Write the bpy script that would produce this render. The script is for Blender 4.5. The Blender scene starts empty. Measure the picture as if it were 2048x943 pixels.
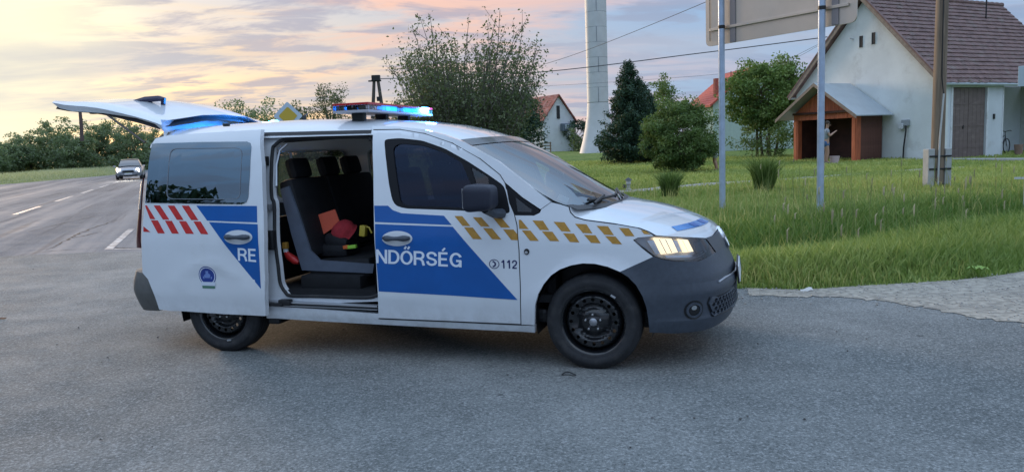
import bpy, bmesh, math, random
import numpy as np
from mathutils import Vector, Matrix
from mathutils.geometry import tessellate_polygon

random.seed(7)
RNG = np.random.default_rng(11)
SC = bpy.context.scene
COL = SC.collection
R = math.radians

# ------------------------------------------------------------------ camera
F, PITCH, ROLL, CH = 1544.26, R(-6.591), R(2.138), 1.4773      # focal length in photo pixels, height in metres
FW = np.array([0, math.cos(PITCH), math.sin(PITCH)])
_r0 = np.array([1., 0, 0]); _u0 = np.cross(_r0, FW)
CR = math.cos(ROLL) * _r0 - math.sin(ROLL) * _u0
CU = math.sin(ROLL) * _r0 + math.cos(ROLL) * _u0
cam_d = bpy.data.cameras.new('camera'); cam = bpy.data.objects.new('camera', cam_d); COL.objects.link(cam)
cam_d.sensor_width = 36; cam_d.lens = 36 * F / 2048; cam_d.clip_end = 3000; cam_d.clip_start = .05
m4 = Matrix.Identity(4)
for i in range(3):
    m4[i][0] = CR[i]; m4[i][1] = CU[i]; m4[i][2] = -FW[i]
m4[2][3] = CH
cam.matrix_world = m4
SC.camera = cam

# ------------------------------------------------------------------ exposure, sky, sun
SC.view_settings.view_transform = 'Standard'; SC.view_settings.look = 'None'
SC.view_settings.exposure = 0.12; SC.view_settings.gamma = 1
SC.cycles.use_denoising = True
SC.cycles.max_bounces = 8; SC.cycles.transparent_max_bounces = 24
SUN_AZ, SUN_EL = R(-38), R(8)                                      # azimuth from +Y towards +X
SUN = Vector((math.sin(SUN_AZ) * math.cos(SUN_EL), math.cos(SUN_AZ) * math.cos(SUN_EL), math.sin(SUN_EL)))

class NT:
    def __init__(s, tree): s.t = tree; s.n = tree.nodes; s.l = tree.links
    def new(s, typ, **kw):
        n = s.n.new(typ)
        for k, v in kw.items(): setattr(n, k, v)
        return n
    def put(s, sock, v):
        if isinstance(v, bpy.types.NodeSocket): s.l.new(v, sock)
        elif v is not None: sock.default_value = v
    def math(s, op, a, b=None, c=None, clamp=False):
        n = s.new('ShaderNodeMath', operation=op, use_clamp=clamp)
        s.put(n.inputs[0], a); s.put(n.inputs[1], b); s.put(n.inputs[2], c); return n.outputs[0]
    def mix(s, f, a, b, typ='MIX'):
        n = s.new('ShaderNodeMix', data_type='RGBA', blend_type=typ)
        s.put(n.inputs[0], f)
        for sk, v in ((n.inputs[6], a), (n.inputs[7], b)):
            s.put(sk, (*v, 1) if isinstance(v, tuple) and len(v) == 3 else v)
        return n.outputs[2]
    def smooth(s, v, lo, hi, tlo=0., thi=1.):
        n = s.new('ShaderNodeMapRange', interpolation_type='SMOOTHSTEP')
        s.put(n.inputs[0], v); n.inputs[1].default_value = lo; n.inputs[2].default_value = hi
        n.inputs[3].default_value = tlo; n.inputs[4].default_value = thi; return n.outputs[0]
    def noise(s, vec, scale, detail=4, rough=.55, dist=0., out=0):
        n = s.new('ShaderNodeTexNoise'); s.put(n.inputs['Vector'], vec)
        n.inputs['Scale'].default_value = scale; n.inputs['Detail'].default_value = detail
        n.inputs['Roughness'].default_value = rough; n.inputs['Distortion'].default_value = dist
        return n.outputs[out]
    def mapping(s, vec, scale=(1, 1, 1), rot=(0, 0, 0), loc=(0, 0, 0)):
        n = s.new('ShaderNodeMapping'); s.put(n.inputs[0], vec)
        n.inputs[1].default_value = loc; n.inputs[2].default_value = rot; n.inputs[3].default_value = scale
        return n.outputs[0]

W = bpy.data.worlds.new('World'); SC.world = W; W.use_nodes = True
wt = NT(W.node_tree); wt.n.clear()
gen = wt.new('ShaderNodeTexCoord').outputs['Generated']
sx = wt.new('ShaderNodeSeparateXYZ'); wt.l.new(gen, sx.inputs[0])
dz = sx.outputs[2]
def vdot(v, c):
    n = wt.new('ShaderNodeVectorMath', operation='DOT_PRODUCT'); wt.put(n.inputs[0], v); n.inputs[1].default_value = c; return n.outputs['Value']
sd = vdot(gen, SUN)
sky = wt.new('ShaderNodeTexSky', sky_type='NISHITA', sun_disc=False, sun_elevation=SUN_EL, sun_rotation=SUN_AZ)
skyc = wt.mix(1., sky.outputs[0], (.16, .16, .16), 'MULTIPLY')
# clear air between the clouds: pale blue, warmer towards the sunset
zen = wt.smooth(dz, .0, .75)
blue = wt.mix(zen, (.27, .42, .68), (.42, .64, .96))
warm = wt.mix(wt.smooth(dz, .02, .24), (.95, .62, .34), (.52, .58, .70))
awarm = wt.smooth(sd, .62, .98)
clear = wt.mix(.15, wt.mix(awarm, blue, warm), skyc)
# streaky high cloud, laid out on a plane above the ground so that it flattens towards the horizon
den = wt.math('ADD', wt.math('MAXIMUM', dz, 0.), .10)
cv = wt.new('ShaderNodeCombineXYZ')
wt.put(cv.inputs[0], wt.math('DIVIDE', sx.outputs[0], den)); wt.put(cv.inputs[1], wt.math('DIVIDE', sx.outputs[1], den))
cp = wt.mapping(cv.outputs[0], scale=(.55, 1.0, 1), rot=(0, 0, R(-22)))
c1 = wt.noise(cp, 1.05, 7, .58, .6)
c2 = wt.noise(wt.mapping(cv.outputs[0], scale=(.8, 1.3, 1), rot=(0, 0, R(-30)), loc=(3.1, 1.7, 0)), 2.4, 7, .6, .4)
mask1 = wt.smooth(c1, .42, .60)
mask2 = wt.smooth(c2, .44, .60)
lit = wt.mix(wt.smooth(sd, .50, .93), (.45, .47, .60), (1.0, .60, .44))
lit = wt.mix(wt.smooth(sd, .88, .99), lit, (1.05, .84, .52))
lit = wt.mix(wt.smooth(dz, .22, .6), lit, (.66, .76, .92))
grey = wt.mix(wt.smooth(sd, .5, .95), (.28, .36, .52), (.40, .40, .50))
grey = wt.mix(wt.smooth(dz, .25, .7), grey, (.52, .64, .84))
col = wt.mix(wt.math('MULTIPLY', mask1, .85), clear, lit)
col = wt.mix(wt.math('MULTIPLY', mask2, .72), col, grey)
# the glow around the hidden sun
col = wt.mix(wt.smooth(sd, .962, 1.0), col, (1.12, 1.02, .72))
# low grey bank along the horizon
band = wt.math('MULTIPLY', wt.smooth(dz, .035, .075), wt.smooth(dz, .16, .11))
band = wt.math('MULTIPLY', band, wt.smooth(wt.noise(wt.mapping(cv.outputs[0], scale=(.25, .5, 1)), 1.3, 5), .38, .6))
col = wt.mix(wt.math('MULTIPLY', band, .75), col, wt.mix(awarm, (.44, .50, .62), (.56, .56, .60)))
gain = wt.smooth(dz, .20, .85, 1., 1.75)
gv = wt.new('ShaderNodeCombineXYZ')
for k_ in range(3): wt.l.new(gain, gv.inputs[k_])
col = wt.mix(1., col, gv.outputs[0], 'MULTIPLY')
bg = wt.new('ShaderNodeBackground'); wt.l.new(col, bg.inputs[0]); bg.inputs[1].default_value = 1.0
wo = wt.new('ShaderNodeOutputWorld'); wt.l.new(bg.outputs[0], wo.inputs[0])

sl = bpy.data.lights.new('sun', 'SUN'); so = bpy.data.objects.new('sun', sl); COL.objects.link(so)
sl.energy = 2.3; sl.angle = R(14); sl.color = (1, .72, .48)
so.rotation_euler = SUN.to_track_quat('Z', 'Y').to_euler()

# ------------------------------------------------------------------ pixel helpers (a pixel gives a direction only)
CAMP = np.array([0, 0, CH])
def project(P):
    d = np.asarray(P, float) - CAMP; z = d @ FW
    return 1024 + F * (d @ CR) / z, 471.5 - F * (d @ CU) / z
def ray(u, v): return FW * F + CR * (u - 1024) - CU * (v - 471.5)
def at_depth(u, v, y):
    d = ray(u, v); return Vector(CAMP + d * (y / d[1]))
EDGE = np.array([(90, 42), (30, 19), (14, 12), (8, 9.2), (5.18, 7.72), (4.26, 7.42), (3.47, 7.31), (2.73, 7.25), (2.23, 7.45), (1.2, 7.75),
                 (0, 8.1), (-2, 9.0), (-4, 10.8), (-5.4, 13.), (-6.6, 16.5), (-20, 50), (-60, 150), (-150, 375)], float)
LEFT = np.array([(-37, -60), (-37, 40), (-37.2, 56.5), (-37.9, 65), (-38.6, 76), (-46, 98), (-70, 160), (-160, 385)], float)
def sdist(P, poly):
    P = np.asarray(P, float); best = np.full(len(P), 1e9); sg = np.zeros(len(P))
    for a, b in zip(poly[:-1], poly[1:]):
        ab = b - a; t = np.clip(((P - a) @ ab) / (ab @ ab), 0, 1); q = a + t[:, None] * ab
        d = np.hypot(*(P - q).T); cr = ab[0] * (P[:, 1] - a[1]) - ab[1] * (P[:, 0] - a[0])
        m = d < best - 1e-9; best[m] = d[m]; sg[m] = np.where(cr[m] < 0, 1, -1)
    return best * sg
def sstep(x, a, b):
    t = np.clip((x - a) / (b - a), 0, 1); return t * t * (3 - 2 * t)
def road_z(y): return .0025 * np.maximum(0, y - 12)
def wob(x, y): return .5 * (np.sin(x * 1.7 + 1.3 * np.sin(y * .9)) + np.sin(y * 2.1 + .7 * x))
def terrain(x, y):
    x = np.asarray(x, float); y = np.asarray(y, float)
    P = np.stack([x.ravel(), y.ravel()], 1)
    d = sdist(P, EDGE).reshape(x.shape); dl = -sdist(P, LEFT).reshape(x.shape)
    right = sstep(x + .4 * (y - 12) + 7, 0, 9)
    z = road_z(y) * (1 - right) + right * .0115 * np.clip(y - 12, 0, 95)
    z = z + .05 * sstep(d, 0, .5) - .26 * np.exp(-((d - 2.9) / 1.1) ** 2) * sstep(x, .2, 2.) * sstep(d, 0.2, 1)
    z = z + .02 * wob(x, y) * sstep(d, .5, 3)
    return np.where(d > 0, z, np.where(dl > 0, road_z(y) + .04 * sstep(dl, 0, .6), road_z(y) - .08))
def tz(x, y): return float(terrain(np.array([x]), np.array([y]))[0])
def ground_at(u, v):
    d = ray(u, v); z = 0.
    for _ in range(60):
        P = CAMP + d * ((z - CH) / d[2]); z += .5 * (tz(P[0], P[1]) - z)
    return Vector(P)

# ------------------------------------------------------------------ mesh helpers
def setp(o, label=None, cat=None, group=None, kind=None):
    for k, v in (('label', label), ('category', cat), ('group', group), ('kind', kind)):
        if v: o[k] = v
    return o
def thing(name, label, cat, loc=(0, 0, 0), rz=0., group=None):
    o = bpy.data.objects.new(name, None); COL.objects.link(o); o.location = loc; o.rotation_euler = (0, 0, rz); o.empty_display_size = .2
    return setp(o, label, cat, group)
def link_mesh(name, me, m, parent=None, smooth=True):
    o = bpy.data.objects.new(name, me); COL.objects.link(o)
    for q in (m if isinstance(m, (list, tuple)) else [m]): me.materials.append(q)
    if smooth: me.shade_smooth()
    if parent is not None: o.parent = parent
    return o
def fast(name, V, Fc, m, parent=None, smooth=False, attr=None):
    V = np.asarray(V, np.float32); Fc = np.asarray(Fc, np.int32); k = Fc.shape[1]
    me = bpy.data.meshes.new(name); me.vertices.add(len(V)); me.vertices.foreach_set('co', V.ravel())
    me.loops.add(Fc.size); me.loops.foreach_set('vertex_index', Fc.ravel())
    me.polygons.add(len(Fc)); me.polygons.foreach_set('loop_start', np.arange(0, Fc.size, k, dtype=np.int32))
    me.update(calc_edges=True)
    if attr is not None:
        a = me.attributes.new('var', 'FLOAT', 'POINT'); a.data.foreach_set('value', np.asarray(attr, np.float32))
    return link_mesh(name, me, m, parent, smooth)
def catmull(pts, n=6, closed=False):
    P = [Vector(p) for p in pts]; out = []; N = len(P)
    rng = range(N) if closed else range(N - 1)
    for i in rng:
        if closed: p0, p1, p2, p3 = P[i - 1], P[i], P[(i + 1) % N], P[(i + 2) % N]
        else: p0, p1, p2, p3 = P[max(i - 1, 0)], P[i], P[i + 1], P[min(i + 2, N - 1)]
        for k in range(n):
            t = k / n
            out.append(.5 * ((2 * p1) + (p2 - p0) * t + (2 * p0 - 5 * p1 + 4 * p2 - p3) * t * t + (3 * p1 - p0 - 3 * p2 + p3) * t ** 3))
    if not closed: out.append(P[-1].copy())
    return out
def rounded(pts, r, n=4):
    out = []; N = len(pts); P = [Vector(p) for p in pts]
    for i in range(N):
        a, b, c = P[i - 1], P[i], P[(i + 1) % N]
        d1, d2 = (a - b), (c - b); k1, k2 = min(r, d1.length * .45), min(r, d2.length * .45)
        s, e = b + d1.normalized() * k1, b + d2.normalized() * k2
        for j in range(n + 1):
            t = j / n; out.append((1 - t) ** 2 * s + 2 * t * (1 - t) * b + t * t * e)
    return out

class MB:
    def __init__(s): s.v = []; s.f = []
    def _add(s, vs, fs):
        o = len(s.v); s.v += [tuple(v) for v in vs]; s.f += [tuple(i + o for i in f) for f in fs]; return s
    def box(s, c, d, rot=None, bev=0.):
        bm = bmesh.new(); bmesh.ops.create_cube(bm, size=1)
        bmesh.ops.scale(bm, vec=d, verts=bm.verts)
        if bev: bmesh.ops.bevel(bm, geom=bm.edges[:], offset=bev, segments=2, affect='EDGES', profile=.6)
        M = Matrix.Translation(c) @ (rot.to_4x4() if rot is not None else Matrix())
        bmesh.ops.transform(bm, matrix=M, verts=bm.verts); s.bm(bm); return s
    def bm(s, bm):
        bm.verts.index_update(); s._add([v.co for v in bm.verts], [[v.index for v in f.verts] for f in bm.faces]); bm.free()
    def tube(s, pts, rad, n=8, cap=True):
        P = [Vector(p) for p in pts]; rr = rad if isinstance(rad, (list, tuple)) else [rad] * len(P)
        vs = []; fs = []; up = None
        for i, p in enumerate(P):
            t = (P[min(i + 1, len(P) - 1)] - P[max(i - 1, 0)]).normalized()
            if up is None: up = Vector((0, 0, 1)) if abs(t.z) < .9 else Vector((1, 0, 0))
            a = t.cross(up).normalized(); b = a.cross(t).normalized(); up = b
            for k in range(n):
                q = 2 * math.pi * k / n; vs.append(p + (a * math.cos(q) + b * math.sin(q)) * rr[i])
        for i in range(len(P) - 1):
            for k in range(n): fs.append((i * n + k, i * n + (k + 1) % n, (i + 1) * n + (k + 1) % n, (i + 1) * n + k))
        if cap: fs += [tuple(range(n - 1, -1, -1)), tuple(range((len(P) - 1) * n, len(P) * n))]
        return s._add(vs, fs)
    def lathe(s, prof, n=32, M=Matrix(), cap=False):       # prof: (r, h) about local z, M places it
        vs = []; fs = []
        for r, h in prof:
            for k in range(n):
                q = 2 * math.pi * k / n; vs.append(M @ Vector((r * math.cos(q), r * math.sin(q), h)))
        for i in range(len(prof) - 1):
            for k in range(n): fs.append((i * n + k, i * n + (k + 1) % n, (i + 1) * n + (k + 1) % n, (i + 1) * n + k))
        if cap: fs += [tuple(range(n - 1, -1, -1)), tuple(range((len(prof) - 1) * n, len(prof) * n))]
        return s._add(vs, fs)
    def loft(s, rows, closed=False):
        n = len(rows[0]); vs = [p for r in rows for p in r]; fs = []
        for i in range(len(rows) - 1):
            for k in range(n if closed else n - 1): fs.append((i * n + k, i * n + (k + 1) % n, (i + 1) * n + (k + 1) % n, (i + 1) * n + k))
        return s._add(vs, fs)
    def prism(s, poly, ext):                                # poly of 3D points, extruded by vector ext
        P = [Vector(p) for p in poly]; n = len(P); e = Vector(ext); tri = tessellate_polygon([P])
        fs = [tuple(t) for t in tri] + [tuple(i + n for i in t)[::-1] for t in tri]
        fs += [(i, (i + 1) % n, n + (i + 1) % n, n + i) for i in range(n)]
        return s._add(P + [p + e for p in P], fs)
    def build(s, name, m, parent=None, smooth=False, sharp=35):
        me = bpy.data.meshes.new(name); me.from_pydata(s.v, [], s.f); 
        bm = bmesh.new(); bm.from_mesh(me); bmesh.ops.recalc_face_normals(bm, faces=bm.faces); bm.to_mesh(me); bm.free()
        o = link_mesh(name, me, m, parent, smooth)
        if smooth and sharp: me.set_sharp_from_angle(angle=R(sharp))
        return o
def sheet(name, outer, holes, fn, m, parent=None, step=(.1, .1), thick=.012, smooth=True):
    """2D outline with holes, cut on a grid, carried by fn(a, b, offset) onto a surface, with its edges turned inwards by thick."""
    loops = [[Vector((p[0], p[1], 0)) for p in outer]] + [[Vector((p[0], p[1], 0)) for p in h] for h in holes]
    flat = [p for l in loops for p in l]
    bm = bmesh.new(); vs = [bm.verts.new(p) for p in flat]
    for t in tessellate_polygon(loops):
        try: bm.faces.new([vs[i] for i in t])
        except ValueError: pass
    xs = [p.x for p in flat]; ys = [p.y for p in flat]
    for ax, lo, hi, st in ((0, min(xs), max(xs), step[0]), (1, min(ys), max(ys), step[1])):
        k = math.floor(lo / st) + 1
        while k * st < hi:
            co = [0, 0, 0]; no = [0, 0, 0]; co[ax] = k * st; no[ax] = 1
            bmesh.ops.bisect_plane(bm, geom=bm.verts[:] + bm.edges[:] + bm.faces[:], plane_co=co, plane_no=no, dist=1e-5); k += 1
    bmesh.ops.remove_doubles(bm, verts=bm.verts, dist=1e-6)
    V = []; Fs = []; idx = {}
    for i, v in enumerate(bm.verts): idx[v] = i; V.append(fn(v.co.x, v.co.y, 0.))
    for f in bm.faces: Fs.append([idx[v] for v in f.verts])
    if thick:
        cache = {}
        def dup(v):
            if v not in cache:
                i = len(V); V.append(fn(v.co.x, v.co.y, 0.)); V.append(fn(v.co.x, v.co.y, -thick)); cache[v] = i
            return cache[v]
        for e in bm.edges:
            if len(e.link_faces) == 1:
                a, b = [dup(v) for v in e.verts]; Fs.append([a, b, b + 1, a + 1])
    bm.free()
    me = bpy.data.meshes.new(name); me.from_pydata([tuple(p) for p in V], [], Fs)
    bm = bmesh.new(); bm.from_mesh(me); bmesh.ops.recalc_face_normals(bm, faces=bm.faces); bm.to_mesh(me); bm.free()
    o = link_mesh(name, me, m, parent, smooth)
    if smooth: me.set_sharp_from_angle(angle=R(50))
    return o
def copy_tree(o, parent=None):
    c = o.copy(); COL.objects.link(c); c.parent = parent
    for ch in list(o.children): copy_tree(ch, c)
    return c

# ------------------------------------------------------------------ materials
def mat(name, col, rough=.5, metal=0., var=0., scale=6., bump=0., bscale=60., coat=0., spec=.5, emit=None, est=1., dirt=None, stretch=(1, 1, 1), trans=0.):
    m = bpy.data.materials.new(name); m.use_nodes = True; t = NT(m.node_tree); b = t.n['Principled BSDF']
    b.inputs['Roughness'].default_value = rough; b.inputs['Metallic'].default_value = metal
    b.inputs['Specular IOR Level'].default_value = spec; b.inputs['Coat Weight'].default_value = coat; b.inputs['Coat Roughness'].default_value = .04
    c = (*col, 1); b.inputs['Base Color'].default_value = c
    if var or bump or dirt: tc = t.mapping(t.new('ShaderNodeTexCoord').outputs['Object'], scale=stretch)
    out = None
    if var:
        f = t.smooth(t.noise(tc, scale, 5, .6), .3, .7)
        out = t.mix(f, tuple(max(0, x * (1 - var)) for x in col), tuple(min(1, x * (1 + var)) for x in col))
    if dirt:
        f = t.smooth(t.noise(tc, dirt[1], 6, .65), dirt[2], dirt[2] + .2)
        out = t.mix(t.math('MULTIPLY', f, dirt[3]), out if out else c, dirt[0])
    if out: t.l.new(out, b.inputs['Base Color'])
    if bump:
        bp = t.new('ShaderNodeBump'); bp.inputs['Strength'].default_value = 1; bp.inputs['Distance'].default_value = bump
        t.l.new(t.noise(tc, bscale, 4, .6), bp.inputs['Height']); t.l.new(bp.outputs[0], b.inputs['Normal'])
    if emit: b.inputs['Emission Color'].default_value = (*emit, 1); b.inputs['Emission Strength'].default_value = est
    return m
def glass(name, tint, refl, rough=.01, col=(1, 1, 1)):
    m = bpy.data.materials.new(name); m.use_nodes = True; t = NT(m.node_tree); t.n.clear()
    tr = t.new('ShaderNodeBsdfTransparent'); tr.inputs[0].default_value = (*tint, 1)
    gl = t.new('ShaderNodeBsdfGlossy'); gl.inputs[0].default_value = (*col, 1); gl.inputs[1].default_value = rough
    lw = t.new('ShaderNodeFresnel'); lw.inputs[0].default_value = 1.5
    f = t.math('MAXIMUM', lw.outputs[0], refl)
    mx = t.new('ShaderNodeMixShader'); t.l.new(f, mx.inputs[0]); t.l.new(tr.outputs[0], mx.inputs[1]); t.l.new(gl.outputs[0], mx.inputs[2])
    o = t.new('ShaderNodeOutputMaterial'); t.l.new(mx.outputs[0], o.inputs[0]); return m
def leafmat(name, c1, c2, rough=.6, translucent=.25):
    m = bpy.data.materials.new(name); m.use_nodes = True; t = NT(m.node_tree); b = t.n['Principled BSDF']
    at = t.new('ShaderNodeAttribute', attribute_name='var')
    c = t.mix(at.outputs['Fac'], c1, c2); t.l.new(c, b.inputs['Base Color']); b.inputs['Roughness'].default_value = rough
    b.inputs['Specular IOR Level'].default_value = .25
    tl = t.new('ShaderNodeBsdfTranslucent'); t.l.new(t.mix(.5, c, (.2, .3, .04)), tl.inputs[0])
    mx = t.new('ShaderNodeMixShader'); mx.inputs[0].default_value = translucent
    t.l.new(b.outputs[0], mx.inputs[1]); t.l.new(tl.outputs[0], mx.inputs[2])
    t.l.new(mx.outputs[0], t.n['Material Output'].inputs[0]); return m

def asphalt(name, c1, c2, streak=None, rough=.92, stone=(.37, .375, .37)):
    m = bpy.data.materials.new(name); m.use_nodes = True; t = NT(m.node_tree); b = t.n['Principled BSDF']
    tc = t.new('ShaderNodeTexCoord').outputs['Object']
    big = t.smooth(t.noise(tc, .35, 5, .6), .35, .68); mid = t.smooth(t.noise(tc, 2.2, 5, .65), .35, .7)
    c = t.mix(big, c1, c2); c = t.mix(t.math('MULTIPLY', mid, .35), c, tuple(x * .72 for x in c1))
    fine = t.noise(tc, 70, 3, .75); c = t.mix(t.smooth(fine, .50, .68, 0, .75), c, stone)
    c = t.mix(t.smooth(fine, .47, .34, 0, .7), c, tuple(x * .38 for x in c1))
    # pale scuffs and dusty patches
    sc = t.noise(t.mapping(tc, scale=(.5, 2.2, 1), rot=(0, 0, R(-8))), 2.6, 6, .7)
    c = t.mix(t.smooth(sc, .64, .76, 0, .45), c, (.44, .43, .40))
    pits = t.noise(tc, 7, 3, .6); c = t.mix(t.smooth(pits, .71, .75, 0, .7), c, (.035, .036, .04))
    rr = t.math('ADD', rough, t.math('MULTIPLY', t.math('SUBTRACT', mid, .5), .1))
    if streak:
        rc = t.mapping(tc, rot=(0, 0, streak)); s = t.noise(t.mapping(rc, scale=(.9, .03, 1)), 1.0, 5, .62)
        s2 = t.noise(t.mapping(rc, scale=(2.6, .08, 1)), 1.0, 4, .6)
        c = t.mix(t.smooth(s, .38, .62, 0, .75), c, tuple(min(1, x * 1.35) for x in c2))  # pale streaks put the road's sheen into the colour
        c = t.mix(t.smooth(s2, .56, .68, 0, .55), c, tuple(x * .6 for x in c1))
        rr = t.math('SUBTRACT', rr, t.smooth(s, .42, .66, 0, .16))
    t.l.new(c, b.inputs['Base Color']); t.l.new(rr, b.inputs['Roughness']); b.inputs['Specular IOR Level'].default_value = .22 if streak else .28
    bp = t.new('ShaderNodeBump'); bp.inputs['Strength'].default_value = .9; bp.inputs['Distance'].default_value = .004
    t.l.new(fine, bp.inputs['Height']); t.l.new(bp.outputs[0], b.inputs['Normal'])
    return m

# ================================================================== ground, roads, grass
def ground_mat():
    m = bpy.data.materials.new('meadow soil'); m.use_nodes = True; t = NT(m.node_tree); b = t.n['Principled BSDF']
    tc = t.new('ShaderNodeTexCoord').outputs['Object']
    c = t.mix(t.smooth(t.noise(tc, .5, 6, .65), .3, .7), (.10, .17, .04), (.22, .27, .08))
    c = t.mix(t.smooth(t.noise(tc, 5, 5, .7), .42, .7, 0, .8), c, (.07, .11, .03))
    c = t.mix(t.smooth(t.noise(t.mapping(tc, loc=(9, 4, 0)), .16, 5, .6), .56, .68, 0, .6), c, (.27, .24, .10))
    t.l.new(c, b.inputs['Base Color']); b.inputs['Roughness'].default_value = .95; b.inputs['Specular IOR Level'].default_value = .1
    bp = t.new('ShaderNodeBump'); bp.inputs['Distance'].default_value = .06
    t.l.new(t.noise(tc, 14, 5, .7), bp.inputs['Height']); t.l.new(bp.outputs[0], b.inputs['Normal']); return m
def arr(*segs): return np.unique(np.concatenate([np.arange(a, b, s) for a, b, s in segs]))
gx = arr((-600, -60, 30), (-60, -10, 2), (-10, 26, .35), (26, 70, 2), (70, 640, 30)); gy = arr((-90, 5, 5), (5, 18, .22), (18, 60, .8), (60, 130, 3), (130, 900, 30))
X, Y = np.meshgrid(gx, gy); Z = terrain(X, Y); nx, ny = len(gx), len(gy)
ii = (np.arange(ny - 1)[:, None] * nx + np.arange(nx - 1)[None]).ravel()
setp(fast('ground', np.stack([X.ravel(), Y.ravel(), Z.ravel()], 1), np.stack([ii, ii + 1, ii + nx + 1, ii + nx], 1), ground_mat(), smooth=True), kind='structure')

M_ASPH = asphalt('side road asphalt', (.118, .129, .128), (.222, .230, .222))
M_ROAD = asphalt('main road asphalt', (.095, .103, .118), (.150, .156, .165), streak=R(-21.8), rough=.97)
edge_in = [(p[0] + .05 * math.sin(p[0] * 5), p[1] + .06) for p in catmull([(x, y) for x, y in EDGE[1:14]], 6)]
fg = edge_in + [(-5.97, 12.42), (-6.75, 12.66), (-7.7, 12.6), (-14, 12.2), (-36, 11), (-36, -60), (30, -60)]
setp(sheet('side_road', fg, [], lambda a, b, o: (a, b, .006), M_ASPH, step=(40, 40), thick=0), kind='structure')
mb = MB(); rows = []
for y in arr((10.5, 40, 2), (40, 130, 5), (130, 380, 25)):
    xl = np.interp(y, LEFT[:, 1], LEFT[:, 0]) - .2; xr = np.interp(y, EDGE[::1][10:, 1], EDGE[10:, 0]) + .15
    rows.append([(xl + (xr - xl) * k / 8, y, float(road_z(y)) + .001) for k in range(9)])
setp(mb.loft(rows).build('main_road', M_ROAD, smooth=True), kind='structure')
# worn white paint
M_PAINT = mat('worn road paint', (.50, .51, .51), .6, var=.15, scale=9, dirt=((.17, .17, .18), 5., .36, .9))
def line_on_road(p, q, w):
    p, q = np.array(p), np.array(q); d = (q - p) / np.linalg.norm(q - p); n = np.array([-d[1], d[0]]) * w / 2
    z = lambda a: float(road_z(a[1])) + .0055
    return [(*c, z(c)) for c in (p - n, p + n, q + n, q - n)]
dirr = np.array([-.371, .9285])
k0 = 0
for k in range(9):
    p = np.array([-12.0, 16.1]) + dirr * (k * 7.2)
    mb = MB(); mb._add(line_on_road(p, p + dirr * 4.2, .15), [(0, 1, 2, 3)]); setp(mb.build('lane_dash', M_PAINT), 'worn white centre dash on the main road', None, 'worn centre dashes of the main road', 'structure')
mb = MB(); mb._add(line_on_road((-6.82, 12.95), (-8.2, 16.6), .13), [(0, 1, 2, 3)]); mb._add(line_on_road((-6.75, 12.98), (-6.0, 12.82), .09), [(0, 1, 2, 3)])
setp(mb.build('edge_line', M_PAINT), kind='structure')
# cracks and tar seams
M_CRACK = mat('crack', (.030, .030, .032), .9, var=.3, scale=5)
for pxs, w_ in (([(92, 509), (128, 492), (150, 479), (182, 465), (232, 447)], .045), ([(0, 528), (70, 515), (150, 508), (215, 503)], .02), ([(118, 488), (165, 480), (205, 470)], .03), ([(215, 503.5), (250, 505), (286, 504)], .03), ([(60, 470), (130, 452), (200, 437)], .025)):
    c = catmull([ground_at(u, v) for u, v in pxs], 10); L_, R_ = [], []
    for i, q in enumerate(c):
        t_ = (c[min(i + 1, len(c) - 1)] - c[max(i - 1, 0)]).normalized(); n_ = Vector((-t_.y, t_.x, 0)); j_ = n_ * random.uniform(-1.2, 1.2) * w_ * .7; k_ = w_ * random.uniform(.15, 1.) * (.3 + .7 * math.sin(math.pi * i / (len(c) - 1)))
        zz = (float(road_z(q.y)) if q.y > 12.4 else .005) + .0045; L_.append(Vector((q.x, q.y, zz)) + j_ + n_ * k_); R_.append(Vector((q.x, q.y, zz)) + j_ - n_ * k_)
    setp(MB().loft([L_, R_]).build('road_crack', M_CRACK), kind='structure')
# gravel lay-by at the right, loose stones on it
M_GRAV = mat('dusty gravel', (.33, .30, .25), .95, var=.30, scale=14, bump=.006, bscale=120, dirt=((.19, .175, .155), 2., .5, .6))
gp = [(2.3, 7.5), (2.75, 7.33), (3.47, 7.4), (4.3, 7.5), (5.2, 7.8), (8, 9.3), (14, 12.1), (14, 4.2), (6, 4.9), (4.4, 5.35), (3.75, 5.75), (3.5, 6.25), (3.2, 6.72), (2.7, 6.98), (2.2, 7.2)]
setp(sheet('gravel_shoulder', catmull(gp[:6], 4) + gp[6:8] + [(q.x + random.uniform(-.05, .05), q.y + random.uniform(-.06, .06)) for q in catmull(gp[8:], 9)], [], lambda a, b, o: (a, b, .011), M_GRAV, step=(30, 30), thick=0), kind='structure')
def scatter_stones(name, n, test, size, m):
    V = []; Fc = []; base = np.array([(1, 0, 0), (-1, 0, 0), (0, 1, 0), (0, -1, 0), (0, 0, 1), (0, 0, -1)], float)
    tri = np.array([(0, 2, 4), (2, 1, 4), (1, 3, 4), (3, 0, 4), (2, 0, 5), (1, 2, 5), (3, 1, 5), (0, 3, 5)])
    c = 0
    while c < n:
        x, y = test()
        s = size[0] + (size[1] - size[0]) * RNG.random() ** 3
        V.append(base * s * RNG.uniform(.6, 1.2, (6, 1)) * [1, 1, .6] + [x, y, .011 + s * .25]); Fc.append(tri + 6 * c); c += 1
    return setp(fast(name, np.concatenate(V), np.concatenate(Fc), m), kind='stuff')
def grav_pt():
    while True:
        x, y = RNG.uniform(1.6, 9), RNG.uniform(4.6, 9)
        lim = np.interp(x, [2.4, 2.7, 3.2, 3.5, 3.75, 4.4, 6, 14], [7.2, 6.98, 6.72, 6.25, 5.75, 5.35, 4.9, 4.2]); top = np.interp(x, [2.3, 2.75, 3.47, 4.3, 5.2, 8], [7.5, 7.33, 7.4, 7.5, 7.8, 9.3])
        if lim - .5 * RNG.random() ** 2.2 < y < top + .05: return x, y
scatter_stones('gravel', 9000, grav_pt, (.003, .015), mat('gravel stones', (.40, .38, .35), .9, var=.3, scale=4))
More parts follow.
